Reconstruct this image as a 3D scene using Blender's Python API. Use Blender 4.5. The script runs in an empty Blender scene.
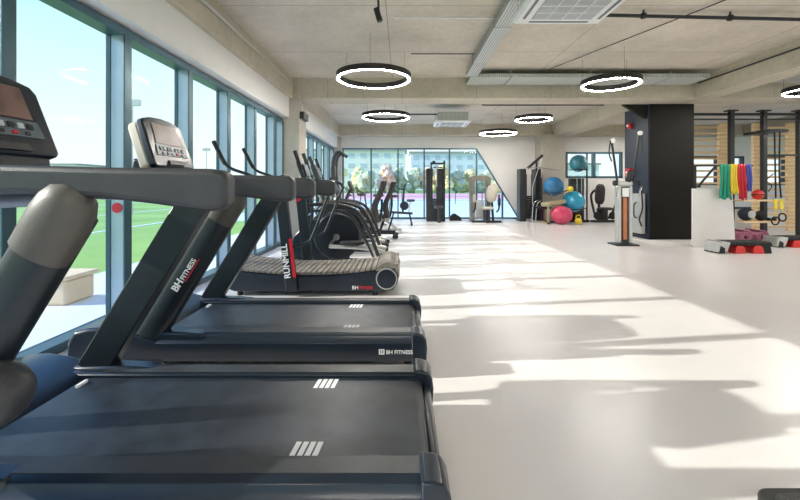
import bpy, bmesh, math, random
from mathutils import Vector, Matrix
random.seed(7)
PI = math.pi
C = bpy.context.scene.collection
SC = bpy.context.scene

# ------------------------------------------------------------------ materials
def _new(name):
    m = bpy.data.materials.new(name); m.use_nodes = True
    nt = m.node_tree; b = nt.nodes['Principled BSDF']
    return m, nt, b

def mat(name, col, rough=.5, metal=0., var=.12, scale=6., bump=0., bscale=60., coat=0., spec=.5):
    m, nt, b = _new(name)
    tc = nt.nodes.new('ShaderNodeTexCoord')
    no = nt.nodes.new('ShaderNodeTexNoise'); no.inputs['Scale'].default_value = scale; no.inputs['Detail'].default_value = 5
    nt.links.new(tc.outputs['Object'], no.inputs['Vector'])
    r = nt.nodes.new('ShaderNodeValToRGB')
    r.color_ramp.elements[0].position = .3; r.color_ramp.elements[1].position = .7
    r.color_ramp.elements[0].color = (*[c*(1-var) for c in col], 1)
    r.color_ramp.elements[1].color = (*[min(1, c*(1+var)) for c in col], 1)
    nt.links.new(no.outputs['Fac'], r.inputs['Fac']); nt.links.new(r.outputs['Color'], b.inputs['Base Color'])
    b.inputs['Roughness'].default_value = rough; b.inputs['Metallic'].default_value = metal
    b.inputs['Coat Weight'].default_value = coat; b.inputs['Coat Roughness'].default_value = .15
    b.inputs['Specular IOR Level'].default_value = spec
    if bump:
        n2 = nt.nodes.new('ShaderNodeTexNoise'); n2.inputs['Scale'].default_value = bscale; n2.inputs['Detail'].default_value = 4
        nt.links.new(tc.outputs['Object'], n2.inputs['Vector'])
        bp = nt.nodes.new('ShaderNodeBump'); bp.inputs['Strength'].default_value = bump; bp.inputs['Distance'].default_value = .01
        nt.links.new(n2.outputs['Fac'], bp.inputs['Height']); nt.links.new(bp.outputs['Normal'], b.inputs['Normal'])
    return m

def concrete(name, col, bw, rh, off=(0, 0, 0), axes='XY', joint=.45):
    """concrete with formwork joints and soft stains"""
    m, nt, b = _new(name)
    tc = nt.nodes.new('ShaderNodeTexCoord')
    mp = nt.nodes.new('ShaderNodeMapping'); mp.inputs['Location'].default_value = off
    if axes == 'XZ': mp.inputs['Rotation'].default_value = (PI/2, 0, 0)
    if axes == 'YZ': mp.inputs['Rotation'].default_value = (PI/2, 0, PI/2)
    nt.links.new(tc.outputs['Object'], mp.inputs['Vector'])
    n1 = nt.nodes.new('ShaderNodeTexNoise'); n1.inputs['Scale'].default_value = .9; n1.inputs['Detail'].default_value = 8; n1.inputs['Roughness'].default_value = .65
    n2 = nt.nodes.new('ShaderNodeTexNoise'); n2.inputs['Scale'].default_value = 14; n2.inputs['Detail'].default_value = 6
    nt.links.new(tc.outputs['Object'], n1.inputs['Vector']); nt.links.new(tc.outputs['Object'], n2.inputs['Vector'])
    r = nt.nodes.new('ShaderNodeValToRGB')
    e = r.color_ramp.elements; e[0].position = .3; e[1].position = .72
    e[0].color = (*[c*.72 for c in col], 1); e[1].color = (*[min(1, c*1.12) for c in col], 1)
    ad = nt.nodes.new('ShaderNodeMath'); ad.operation = 'MULTIPLY_ADD'; ad.inputs[1].default_value = .3
    nt.links.new(n2.outputs['Fac'], ad.inputs[0]); 
    ml = nt.nodes.new('ShaderNodeMath'); ml.operation = 'MULTIPLY'; ml.inputs[1].default_value = .7
    nt.links.new(n1.outputs['Fac'], ml.inputs[0]); nt.links.new(ml.outputs[0], ad.inputs[2])
    nt.links.new(ad.outputs[0], r.inputs['Fac'])
    br = nt.nodes.new('ShaderNodeTexBrick'); br.offset = 0; br.inputs['Scale'].default_value = 1
    br.inputs['Brick Width'].default_value = bw; br.inputs['Row Height'].default_value = rh; br.inputs['Mortar Size'].default_value = .006
    br.inputs['Color1'].default_value = (1, 1, 1, 1); br.inputs['Color2'].default_value = (.93, .93, .93, 1)
    br.inputs['Mortar'].default_value = (joint, joint, joint, 1)
    nt.links.new(mp.outputs[0], br.inputs['Vector'])
    mx = nt.nodes.new('ShaderNodeMix'); mx.data_type = 'RGBA'; mx.blend_type = 'MULTIPLY'; mx.inputs[0].default_value = 1
    nt.links.new(r.outputs['Color'], mx.inputs[6]); nt.links.new(br.outputs['Color'], mx.inputs[7])
    nt.links.new(mx.outputs[2], b.inputs['Base Color'])
    b.inputs['Roughness'].default_value = .85
    bp = nt.nodes.new('ShaderNodeBump'); bp.inputs['Strength'].default_value = .25; bp.inputs['Distance'].default_value = .01
    nt.links.new(n2.outputs['Fac'], bp.inputs['Height']); nt.links.new(bp.outputs['Normal'], b.inputs['Normal'])
    return m

def emit(name, col, s):
    m, nt, b = _new(name)
    b.inputs['Base Color'].default_value = (*col, 1)
    b.inputs['Emission Color'].default_value = (*col, 1); b.inputs['Emission Strength'].default_value = s
    return m

def glass(name, tint=(.95, .98, .98), refl=.003):
    m = bpy.data.materials.new(name); m.use_nodes = True
    nt = m.node_tree; nt.nodes.clear()
    o = nt.nodes.new('ShaderNodeOutputMaterial'); mx = nt.nodes.new('ShaderNodeMixShader')
    t = nt.nodes.new('ShaderNodeBsdfTransparent'); t.inputs[0].default_value = (*tint, 1)
    g = nt.nodes.new('ShaderNodeBsdfGlossy'); g.inputs['Roughness'].default_value = .02
    mx.inputs[0].default_value = refl
    nt.links.new(t.outputs[0], mx.inputs[1]); nt.links.new(g.outputs[0], mx.inputs[2]); nt.links.new(mx.outputs[0], o.inputs[0])
    return m

def striped(name, c1, c2, scale, rough=.5, axis='X'):
    m, nt, b = _new(name)
    tc = nt.nodes.new('ShaderNodeTexCoord'); w = nt.nodes.new('ShaderNodeTexWave')
    w.wave_type = 'BANDS'; w.bands_direction = axis; w.inputs['Scale'].default_value = scale
    nt.links.new(tc.outputs['Object'], w.inputs['Vector'])
    r = nt.nodes.new('ShaderNodeValToRGB'); r.color_ramp.elements[0].color = (*c1, 1); r.color_ramp.elements[1].color = (*c2, 1)
    r.color_ramp.elements[0].position = .35; r.color_ramp.elements[1].position = .65
    nt.links.new(w.outputs['Fac'], r.inputs['Fac']); nt.links.new(r.outputs['Color'], b.inputs['Base Color'])
    bp = nt.nodes.new('ShaderNodeBump'); bp.inputs['Distance'].default_value = .004
    nt.links.new(w.outputs['Fac'], bp.inputs['Height']); nt.links.new(bp.outputs['Normal'], b.inputs['Normal'])
    b.inputs['Roughness'].default_value = rough
    return m

M = dict(
    floor=mat('floor_vinyl', (.74, .71, .715), .3, var=.025, scale=1.2, bump=.03, bscale=140),
    slab=concrete('slab_concrete', (.68, .62, .53), 2.9, 1.72, off=(.2, 1.88, 0)),
    beam=concrete('beam_concrete', (.60, .54, .44), 1.55, 3, axes='XY', joint=.6),
    column=concrete('column_concrete', (.55, .51, .45), 3, 1.3, axes='XZ', joint=.8),
    wall=mat('white_plaster', (.80, .785, .77), .8, var=.02, scale=3, bump=.05),
    frame=mat('teal_grey_frame', (.055, .12, .15), .35, metal=.4, var=.08),
    mull=mat('sky_tinted_grey_metal', (.42, .52, .60), .3, metal=.55, var=.05),  # grey metal, its pale blue standing in for reflected sky
    glass=glass('clear_glass'),
    black=mat('black_metal', (.018, .019, .022), .38, var=.2),
    gym=mat('charcoal_gloss_plastic', (.008, .015, .026), .33, var=.2, scale=3, coat=.25, spec=.4),
    gymgrey=mat('graphite_satin_plastic', (.036, .038, .044), .42, var=.15, scale=9, bump=.15, bscale=160),
    postm=mat('graphite_metal', (.012, .018, .023), .36, metal=0, var=.2, scale=5, spec=.45),
    belt=mat('running_belt', (.024, .032, .046), .42, var=.4, scale=9, bump=.1, bscale=220, spec=.5),
    rubber=mat('black_rubber', (.02, .02, .021), .8, var=.2, bump=.2),
    beige=mat('pale_shell', (.62, .57, .50), .5, var=.05),
    white=mat('white_print', (.86, .87, .88), .5, var=.01),
    whitem=mat('white_enamel', (.80, .81, .81), .35, var=.02),
    red=mat('red_paint', (.55, .012, .03), .4, var=.08),
    capm=mat('taupe_satin_plastic', (.075, .068, .06), .45, var=.08, bump=.1, bscale=160),
    screen=mat('brown_glass_screen', (.17, .10, .085), .35, var=.5, scale=7),
    panel=mat('button_panel_grey', (.11, .14, .17), .35, var=.3, scale=25),
    key=mat('pale_key', (.5, .55, .58), .4, var=.05),
    chrome=mat('polished_steel', (.66, .67, .68), .22, metal=1, var=.03),
    silver=mat('silver_paint', (.60, .60, .58), .32, metal=.5, var=.05),
    galv=striped('galvanised_perforated', (.34, .37, .36), (.60, .63, .61), 9, .45),
    grille=striped('grille_fins', (.25, .27, .29), (.62, .64, .66), 12, .5, 'Y'),
    slat=mat('rubber_slat', (.20, .18, .155), .5, var=.3, scale=14, bump=.2),
    lampb=mat('lamp_housing', (.02, .017, .016), .5, var=.1),
    led=emit('led_diffuser', (1, .95, .88), 125),
    clad=mat('black_cladding', (.012, .010, .008), .5, var=.15, scale=2, spec=.2),
    bluep=mat('navy_cladding', (.02, .03, .05), .45, var=.15, scale=2, spec=.3),
    wood=striped('birch_wood', (.74, .53, .29), (.82, .62, .37), 3, .5, 'Z'),
    orange=mat('orange_weights', (.52, .18, .08), .5, var=.1),
    vinyl=mat('black_vinyl', (.025, .023, .026), .45, var=.2, scale=20),
    brown=mat('dark_mesh_fabric', (.022, .020, .024), .75, var=.2, scale=40),
    bronze=mat('bronze_shroud', (.20, .18, .15), .4, metal=.5, var=.1),
    cream=mat('cream_vinyl', (.52, .49, .42), .5, var=.06),
    ball1=mat('deep_blue_vinyl', (.01, .14, .33), .25, var=.08, coat=.5),
    ball2=mat('sky_blue_vinyl', (.02, .36, .60), .25, var=.08, coat=.5),
    ball3=mat('teal_vinyl', (.03, .20, .27), .3, var=.08, coat=.5),
    ball4=mat('pink_vinyl', (.66, .06, .15), .3, var=.08, coat=.4),
    yellow=mat('yellow_rubber', (.80, .62, .04), .5, var=.06),
    green=mat('green_latex', (.01, .30, .19), .5, var=.08),
    blue=mat('blue_latex', (.05, .07, .36), .5, var=.08),
    khaki=mat('khaki_pad', (.42, .37, .22), .6, var=.1),
    mauve=mat('mauve_foam', (.46, .17, .26), .7, var=.1),
    redp=mat('red_plastic', (.70, .04, .03), .4, var=.06),
    ribbed=striped('ribbed_rubber', (.012, .012, .012), (.05, .05, .05), 22, .6),
    grass=mat('lawn', (.30, .50, .12), .9, var=.18, scale=.35),
    pave=mat('pale_paving', (.74, .77, .82), .8, var=.03, scale=.8),
    track=mat('hazed_red_track', (.85, .46, .48), .8, var=.06),
    court=mat('hazed_turquoise_court', (.72, .88, .86), .8, var=.06),  # track and court colours lightened to stand in for haze
    leafy=mat('hazed_yellow_leaves', (.85, .74, .38), .8, var=.35, scale=.9, bump=.6, bscale=3),  # distance haze put into the pale leaf colours
    leafg=mat('hazed_green_leaves', (.50, .60, .42), .8, var=.35, scale=.9, bump=.6, bscale=3),
    leafo=mat('hazed_rust_leaves', (.76, .58, .42), .8, var=.35, scale=.9, bump=.6, bscale=3),
    bark=mat('bark', (.20, .15, .11), .9, var=.2),
    facade=mat('hazed_facade', (.9, .88, .86), .8, var=.04, scale=.3),  # facade and window colours paled to stand in for haze
    facade2=mat('hazed_blue_grey_facade', (.86, .89, .92), .8, var=.04, scale=.3),
    pane=mat('hazed_window', (.58, .64, .72), .2, var=.1),
    roof=mat('roof_sheet', (.40, .38, .38), .7, var=.1),
    sand=mat('sandy_box', (.78, .62, .44), .8, var=.05),
)

# ------------------------------------------------------------------ mesh builder
def at(px, py, D):
    """world point at depth D seen along a measured direction"""
    return Vector(((px-402)*D/400., D, 1.2+(187-py)*D/400.))

def smooth_path(pts, k=6):
    P = [Vector(p) for p in pts]
    if len(P) < 3: return P
    out = []
    E = [P[0]*2-P[1]] + P + [P[-1]*2-P[-2]]
    for i in range(1, len(E)-2):
        a, b, c, d = E[i-1], E[i], E[i+1], E[i+2]
        for j in range(k):
            t = j/k
            out.append(.5*((2*b)+(-a+c)*t+(2*a-5*b+4*c-d)*t*t+(-a+3*b-3*c+d)*t**3))
    out.append(P[-1]); return out

class MB:
    def __init__(s, off=(0, 0, 0)): s.bm = bmesh.new(); s.off = Vector(off)
    def v(s, p): return s.bm.verts.new(Vector(p)-s.off)
    def face(s, vs):
        try: s.bm.faces.new(vs)
        except ValueError: pass
    def hexa(s, pts):
        v = [s.v(p) for p in pts]
        for f in ((0, 3, 2, 1), (4, 5, 6, 7), (0, 1, 5, 4), (1, 2, 6, 5), (2, 3, 7, 6), (3, 0, 4, 7)): s.face([v[i] for i in f])
        return s
    def box(s, x0, x1, y0, y1, z0, z1):
        return s.hexa([(x0, y0, z0), (x1, y0, z0), (x1, y1, z0), (x0, y1, z0), (x0, y0, z1), (x1, y0, z1), (x1, y1, z1), (x0, y1, z1)])
    def bar(s, p, q, w, h, up=(0, 1, 0)):
        """box from p to q; w across (perpendicular to up), h along up"""
        p, q = Vector(p), Vector(q); d = (q-p).normalized(); u = Vector(up)
        u = (u-d*u.dot(d)).normalized(); sd = d.cross(u)
        a, b = sd*w/2, u*h/2
        return s.hexa([p-a-b, p+a-b, p+a+b, p-a+b, q-a-b, q+a-b, q+a+b, q-a+b])
    def prism(s, pts, a0, a1, axis='y', taper=0):
        def P(u, w, a):
            return {'y': (u, a, w), 'x': (a, u, w), 'z': (u, w, a)}[axis]
        A = [s.v(P(u, w, a0)) for u, w in pts]; B = [s.v(P(u, w, a1)) for u, w in pts]
        s.face(A[::-1]); s.face(B); n = len(pts)
        for i in range(n): s.face([A[i], A[(i+1) % n], B[(i+1) % n], B[i]])
        return s
    def tube(s, pts, r, n=10, sm=True, flat=1.):
        P = smooth_path(pts) if sm else [Vector(p) for p in pts]
        rr = r if hasattr(r, '__len__') else None
        rings = []; up = None
        for i, p in enumerate(P):
            d = (P[min(i+1, len(P)-1)]-P[max(i-1, 0)]).normalized()
            if up is None:
                up = Vector((0, 0, 1)) if abs(d.z) < .9 else Vector((0, 1, 0))
            up = (up-d*up.dot(d)).normalized(); sd = d.cross(up)
            R = r if rr is None else rr[0]+(rr[1]-rr[0])*i/(len(P)-1)
            rings.append([s.v(p+up*R*math.cos(2*PI*k/n)+sd*R*flat*math.sin(2*PI*k/n)) for k in range(n)])
        for a, b in zip(rings, rings[1:]):
            for k in range(n): s.face([a[k], a[(k+1) % n], b[(k+1) % n], b[k]])
        s.face(rings[0][::-1]); s.face(rings[-1]); return s
    def lathe(s, prof, c=(0, 0, 0), axis='z', n=24, closed=False):
        c = Vector(c); rings = []
        for r, h in prof:
            ring = []
            for k in range(n):
                a = 2*PI*k/n; x, y = r*math.cos(a), r*math.sin(a)
                ring.append(s.v(c+{'z': Vector((x, y, h)), 'y': Vector((x, h, y)), 'x': Vector((h, x, y))}[axis]))
            rings.append(ring)
        for a, b in zip(rings, rings[1:]+([rings[0]] if closed else [])):
            for k in range(n): s.face([a[k], a[(k+1) % n], b[(k+1) % n], b[k]])
        if not closed: s.face(rings[0][::-1]); s.face(rings[-1])
        return s
    def ball(s, c, r, sc=(1, 1, 1), u=24, v=14, noise=0):
        c = Vector(c); rows = []
        top = s.v(c+Vector((0, 0, r*sc[2]))); bot = s.v(c-Vector((0, 0, r*sc[2])))
        for j in range(1, v):
            t = PI*j/v
            rows.append([s.v(c+Vector((math.sin(t)*math.cos(2*PI*i/u)*sc[0], math.sin(t)*math.sin(2*PI*i/u)*sc[1], math.cos(t)*sc[2]))*r*(1+random.uniform(-noise, noise))) for i in range(u)])
        for i in range(u):
            s.face([top, rows[0][i], rows[0][(i+1) % u]]); s.face([bot, rows[-1][(i+1) % u], rows[-1][i]])
            for a, b in zip(rows, rows[1:]): s.face([a[i], b[i], b[(i+1) % u], a[(i+1) % u]])
        return s
    def pad(s, c, sx, sy, sz, rot=None, n=4., u=28, v=14):
        """rounded cushion (superellipsoid)"""
        c = Vector(c); R = rot or Matrix.Identity(3)
        def f(w, e): return math.copysign(abs(w)**e, w)
        e = 2/n; rows = []
        for j in range(v+1):
            t = -PI/2+PI*j/v
            rows.append([s.v(c+R @ Vector((sx*f(math.cos(t), e)*f(math.cos(2*PI*i/u), e), sy*f(math.cos(t), e)*f(math.sin(2*PI*i/u), e), sz*f(math.sin(t), e)))) for i in range(u)])
        for a, b in zip(rows, rows[1:]):
            for i in range(u): s.face([a[i], a[(i+1) % u], b[(i+1) % u], b[i]])
        bmesh.ops.remove_doubles(s.bm, verts=rows[0]+rows[-1], dist=1e-5)
        return s
    def build(s, name, m, parent=None, bevel=0, seg=2, ang=35, **kw):
        bmesh.ops.recalc_face_normals(s.bm, faces=s.bm.faces)
        me = bpy.data.meshes.new(name); s.bm.to_mesh(me); s.bm.free()
        me.materials.append(M[m] if isinstance(m, str) else m)
        me.polygons.foreach_set('use_smooth', [True]*len(me.polygons))
        me.set_sharp_from_angle(angle=math.radians(ang))
        o = bpy.data.objects.new(name, me); C.objects.link(o)
        if parent is not None: o.parent = parent
        else: o.location = s.off
        if bevel:
            b = o.modifiers.new('bevel', 'BEVEL'); b.width = bevel; b.segments = seg; b.limit_method = 'ANGLE'; b.angle_limit = math.radians(40)
            b.harden_normals = False
        if kw: tag(o, **kw)
        return o

def tag(o, label=None, cat=None, group=None, kind=None):
    if label: o['label'] = label
    if cat: o['category'] = cat
    if group: o['group'] = group
    if kind: o['kind'] = kind
    return o
def thing(name, loc, label, cat, group=None, kind=None):
    o = bpy.data.objects.new(name, None); C.objects.link(o); o.location = loc; o.empty_display_size = .1
    return tag(o, label, cat, group, kind)
def dup(o, loc=None, label=None, parent=None):
    c = o.copy(); C.objects.link(c)
    if parent is not None: c.parent = parent
    if loc is not None: c.location = loc
    if label: c['label'] = label
    for ch in list(o.children): dup(ch, parent=c)
    return c
def text(name, body, m, parent, loc, size, rx, extrude=.0015, align='LEFT', bold=0.):
    cu = bpy.data.curves.new(name, 'FONT'); cu.body = body; cu.size = size; cu.extrude = extrude; cu.offset = bold
    cu.align_x = align; cu.materials.append(M[m])
    tmp = bpy.data.objects.new('lettering_curve', cu); C.objects.link(tmp)
    me = bpy.data.meshes.new_from_object(tmp.evaluated_get(bpy.context.evaluated_depsgraph_get()))
    bpy.data.objects.remove(tmp); bpy.data.curves.remove(cu)
    me.materials.clear(); me.materials.append(M[m])
    o = bpy.data.objects.new(name, me); C.objects.link(o); o.parent = parent
    o.matrix_local = Matrix.Translation(loc) @ rx
    return o
# text in the plane facing the camera side (-Y), turned by a about Y
def facing(a=0): return Matrix.Rotation(-a, 4, 'Y') @ Matrix.Rotation(PI/2, 4, 'X')

# ------------------------------------------------------------------ room shell
XL, XR, YB, YF, ZC = -2.6, 16., 15.1, -6., 3.47
def struct(name, mb, m, label, bevel=0, cat='structure'): return mb.build(name, m, None, bevel=bevel, label=label, cat=cat, kind='structure')
struct('floor', MB().box(XL-.15, XR+.3, YF-.3, YB+.3, -.12, 0), 'floor', 'pale glossy vinyl gym floor striped by window shadows', cat='floor')
struct('ceiling', MB().box(XL-.3, XR+.3, YF-.3, YB+.3, ZC, ZC+.3), 'slab', 'bare concrete ceiling slab with formwork joints', cat='ceiling')

# left window wall: bulkhead above, side beam, columns
for nm, a, b, lb in (('wall_left', YF, 8.33, 'white plaster bulkhead above the near windows'), ('wall_left_far', 8.93, 14.5, 'white plaster bulkhead above the far windows beyond the column')):
    struct(nm, MB().box(-2.75, -2.35, a, b, 2.64, 3.08), 'wall', lb, cat='wall')
struct('beam_left', MB().box(-2.8, -2.27, YF, 8.33, 3.05, ZC+.02), 'beam', 'concrete edge beam above the near windows', .01, 'beam')
struct('beam_left_far', MB().box(-2.8, -2.27, 8.93, 14.5, 3.05, ZC+.02), 'beam', 'concrete edge beam above the far windows', .01, 'beam')
struct('column_left', MB().box(-2.75, -2.14, 8.33, 8.93, 0, 3.06), 'column', 'concrete column between the two runs of side windows', .01, 'column')
struct('column_left_far', MB().box(-2.75, -2.30, 14.5, YB, 0, ZC), 'column', 'concrete column in the far left corner', .01, 'column')
struct('beam_cross', MB().box(-2.8, XR, 8.33, 8.93, 3.05, ZC+.02), 'beam', 'concrete cross beam over the middle of the gym', .01, 'beam')
struct('beam_back', MB().box(-2.8, XR, 14.55, YB, 3.09, ZC+.02), 'beam', 'concrete beam along the top of the back wall', .01, 'beam')
struct('beam_right', MB().box(6.1, 6.55, YF, 8.33, 3.05, ZC+.02), 'beam', 'concrete beam running to the black column', .01, 'beam')
struct('beam_right_far', MB().box(5.45, 6.15, 8.93, 14.55, 3.05, ZC+.02), 'beam', 'concrete beam behind the cross beam, towards the far column', .01, 'beam')
struct('beam_outer', MB().box(12.4, 12.9, YF, 14.55, 3.05, ZC+.02), 'beam', 'concrete beam over the wooden stall bars', .01, 'beam')
struct('column_back', MB().box(5.02, 5.80, 14.3, YB, 0, 3.1), 'column', 'concrete column behind the exercise balls', .01, 'column')

def gwin(n, y0, y1):
    w = thing('window_%d' % n, (XL, (y0+y1)/2, 0), 'tall side window pane %s' % SIDE.get(n, 'number %d along the left wall' % n), 'window', kind='structure')
    L = w.location
    MB(L).box(XL-.012, XL+.004, y0+.03, y1-.03, .07, 2.56).build('pane', 'glass', w)
    MB(L).box(XL-.03, -2.47, y0, y1, 2.55, 2.62).box(XL-.03, -2.47, y0, y1, 0.0, .07).build('frame', 'frame', w, bevel=.004)
    MB(L).box(XL-.02, -2.475, y1-.045, y1+.045, .0, 2.56).build('mullion', 'mull', w, bevel=.004)
    MB(L).box(XL-.03, XL+.012, y1-.052, y1+.052, .07, 2.56).box(-2.476, -2.462, y1-.046, y1+.046, .0, 2.56).build('mullion_edge', 'frame', w, bevel=.002)
    return w
SIDE = {}
ys = [2.51+1.06*k for k in range(-8, 0)]+[2.51, 3.60, 4.67, 5.71, 6.73, 7.75]       # mullion positions up to 7.77
names = {7: 'nearest the treadmills, behind the left console', 8: 'with green pitch behind the nearest treadmill posts', 9: 'behind the second treadmill console',
         10: 'third in from the second treadmill', 11: 'fourth from the nearest, narrow in view', 12: 'fifth from the nearest, beside the last mullion', 13: 'last before the concrete column'}
for i, y in enumerate(ys):
    SIDE[i+1] = names.get(i, 'beside or behind the camera, %d from the rear corner' % (i+1))
    gwin(i+1, ys[i-1] if i else y-1.06, y)
nw = len(ys)
SIDE[nw+1] = 'end strip against the concrete column'
gwin(nw+1, ys[-1], 8.30)
for k in range(5):
    y = 8.96+k*1.1
    SIDE[nw+2+k] = 'beyond the concrete column, %s from it' % ('first', 'second', 'third', 'fourth', 'fifth')[k]
    gwin(nw+2+k, y, y+1.08)
wn = nw+7

# back wall (glazing with a slanted right edge, then plaster with high windows)
gx0, gx1, gx2, gz = -2.26, 2.83, 4.45, 2.67
wb = MB()
wb.box(-2.8, gx0, YB, YB+.25, 0, 3.2).box(gx0, gx1, YB, YB+.25, gz, 3.2)
wb.prism([(gx1, gz), (gx2, 0), (5.8, 0), (5.8, 3.2), (gx1, 3.2)], YB, YB+.25)
hw = [(6.18, 8.32, 1.54, 2.52), (10.9, 12.9, 1.27, 2.36), (13.5, 15.4, 1.27, 2.36)]
px = 5.8
for x0, x1, z0, z1 in hw:
    wb.box(px, x0, YB, YB+.25, 0, 3.2).box(x0, x1, YB, YB+.25, 0, z0).box(x0, x1, YB, YB+.25, z1, 3.2); px = x1
wb.box(px, XR+.2, YB, YB+.25, 0, 3.2)
struct('wall_back', wb, 'wall', 'white back wall around the slanted glazing', cat='wall')
w = thing('window_%d' % wn, (0, YB, 0), 'wide back glazing with a slanted right edge', 'window', kind='structure'); wn += 1
L = w.location
MB(L).prism([(gx0, 0), (gx2, 0), (gx1, gz), (gx0, gz)], YB+.1, YB+.112).build('pane', 'glass', w)
f = MB(L).box(gx0, gx1+.03, YB+.03, YB+.15, gz-.05, gz).box(gx0, gx2, YB+.03, YB+.15, 0, .05).box(gx0, gx0+.05, YB+.03, YB+.15, 0, gz)
f.bar((gx1, YB+.09, gz-.02), (gx2, YB+.09, 0), .07, .12)
f.build('frame', 'frame', w)
for x in (-1.17, -.15, .84, 1.80, 2.83, 3.81):
    zt = gz if x <= gx1 else gz*(gx2-x)/(gx2-gx1)
    MB(L).box(x-.025, x+.025, YB+.03, YB+.15, .03, zt-.02).build('mullion', 'frame', w)
for k, (x0, x1, z0, z1) in enumerate(hw):
    w = thing('window_%d' % wn, ((x0+x1)/2, YB, z0), ('high white window behind the exercise balls', 'high window seen between the wooden stall bars', 'high window at the far right behind the straps')[k], 'window', kind='structure'); wn += 1
    L = w.location; fm = MB(L)
    fm.box(x0, x1, YB-.02, YB+.12, z0, z0+.07).box(x0, x1, YB-.02, YB+.12, z1-.07, z1).box(x0, x0+.07, YB-.02, YB+.12, z0, z1).box(x1-.07, x1, YB-.02, YB+.12, z0, z1)
    xm = (x0+x1)/2; fm.box(xm-.05, xm+.05, YB-.02, YB+.12, z0, z1)
    fm.build('frame', 'black' if k else 'frame', w); MB(L).box(x0, x1, YB+.05, YB+.06, z0, z1).build('pane', 'glass', w)
# right and rear walls
struct('wall_right', MB().box(XR, XR+.2, YF, YB, 0, .6).box(XR, XR+.2, YF, YB, 3.0, ZC).box(XR, XR+.2, YF, -5.6, .6, 3.0).box(XR, XR+.2, -.2, .2, .6, 3.0).box(XR, XR+.2, 6.8, 7.2, .6, 3.0).box(XR, XR+.2, 14.6, YB, .6, 3.0), 'wall', 'white wall at the far right', cat='wall')
wr = MB().box(XL-.2, XR+.2, YF-.25, YF, 0, .4).box(XL-.2, XR+.2, YF-.25, YF, 2.9, ZC)
for k in range(7): wr.box(XL-.2+k*3.1, XL+.1+k*3.1, YF-.25, YF, .4, 2.9)
struct('wall_rear', wr, 'wall', 'white wall behind the camera with wide openings added for light', cat='wall')
w = thing('window_%d' % wn, (6, YF, .4), 'unseen glazing added behind the camera to let in sky light', 'window', kind='structure')  # unseen rear glazing, added so sky light fills the room
MB(w.location).box(XL, XR, YF-.12, YF-.11, .4, 2.9).build('pane', 'glass', w)

w = thing('window_%d' % (wn+1), (XR, 4, .6), 'unseen glazing added along the far right wall to let in sky light', 'window', kind='structure')  # unseen side glazing, added to brighten the right zone with sky light
MB(w.location).box(XR+.09, XR+.10, YF, YB, .6, 3.0).build('pane', 'glass', w)

# black clad column with plinth and its fittings
t = thing('column_black', (5.92, 9.4, 0), 'wide black clad square column in the gym middle', 'column', kind='structure')
L = t.location
MB(L).box(5.52, 6.50, 8.90, 9.86, .03, 3.05).build('cladding', 'clad', t, bevel=.006)
MB(L).box(5.48, 5.52, 8.91, 9.84, .03, 3.04).build('side_panel', 'bluep', t)
MB(L).box(5.25, 6.36, 8.2, 9.9, 0, .03).build('plinth', 'wall', t, bevel=.004)
MB(L).prism([(5.5, 3.05), (4.95, 3.05), (5.5, 2.72)], 8.95, 9.05).build('haunch', 'clad', t)
for z, lb, r in ((2.66, 'round red fire sounder high on the black column', .07), (1.55, 'red fire call point at mid height on the black column', .07)):
    t = thing('fire_alarm', (5.44, 9.55, z), lb, 'fire alarm')
    L = t.location
    if z > 2: MB(L).lathe([(.075, 0), (.07, -.05), (.04, -.07)], L+Vector((.02, 0, 0)), 'x', 20).build('sounder', 'red', t)
    else: MB(L).box(5.37, 5.46, 9.45, 9.65, z-.09, z+.09).build('body', 'red', t, bevel=.01)
    MB(L).lathe([(.025, 0), (.022, -.02)], L+Vector((-.05 if z > 2 else -.07, 0, 0)), 'x', 14).build('lens', 'white', t)
t = thing('wall_cabinet', (5.42, 9.1, .15), 'slim grey locker panel with black pull on the column side', 'cabinet')
L = t.location
MB(L).box(5.34, 5.46, 8.97, 9.3, .15, 1.05).build('body', 'silver', t, bevel=.01)
MB(L).tube([(5.33, 9.1, .5), (5.28, 9.1, .55), (5.28, 9.1, .8), (5.33, 9.1, .85)], .014).build('handle', 'black', t)
t = thing('notice_sticker', (5.455, 9.5, .22), 'small white notice low on the dark column side', 'sticker')
MB(t.location).box(5.45, 5.458, 9.42, 9.6, .17, .3).build('sheet', 'white', t)

# low white partition beside the column
t = thing('partition_panel', (6.2, 8.03, 0), 'low white free standing panel right of the black column', 'partition')
L = t.location
MB(L).prism([(5.78, 0), (6.63, 0), (6.57, 1.17), (5.78, 1.17)], 7.95, 7.99).build('panel', 'wall', t, bevel=.006)
MB(L).prism([(5.78, 0), (6.66, 0), (6.66, .03), (5.78, .03)], 7.93, 8.01).build('foot', 'wall', t)

# ------------------------------------------------------------------ ceiling services
def tray(name, x0, x1, y0, y1, z, label):
    t = thing(name, ((x0+x1)/2, (y0+y1)/2, z), label, 'cable tray', 'galvanised cable trays under the ceiling')
    L = t.location
    m = MB(L).box(x0, x1, y0, y1, z, z+.012); m.build('tray_floor', 'galv', t)
    m = MB(L)
    if x1-x0 > y1-y0: m.box(x0, x1, y0-.006, y0, z, z+.07).box(x0, x1, y1, y1+.006, z, z+.07)
    else: m.box(x0-.006, x0, y0, y1, z, z+.07).box(x1, x1+.006, y0, y1, z, z+.07)
    m.build('tray_side', 'galv', t)
    n = max(2, int(max(x1-x0, y1-y0)/1.2))
    for k in range(n):
        u = (k+.5)/n; m = MB(L)
        if x1-x0 > y1-y0:
            x = x0+(x1-x0)*u; P = [(x, y0-.012, ZC), (x, y0-.012, z-.01), (x, y1+.012, z-.01), (x, y1+.012, ZC)]
        else:
            y = y0+(y1-y0)*u; P = [(x0-.012, y, ZC), (x0-.012, y, z-.01), (x1+.012, y, z-.01), (x1+.012, y, ZC)]
        m.tube(P, .009, 6, False).build('hanger', 'chrome', t)
    return t
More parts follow.
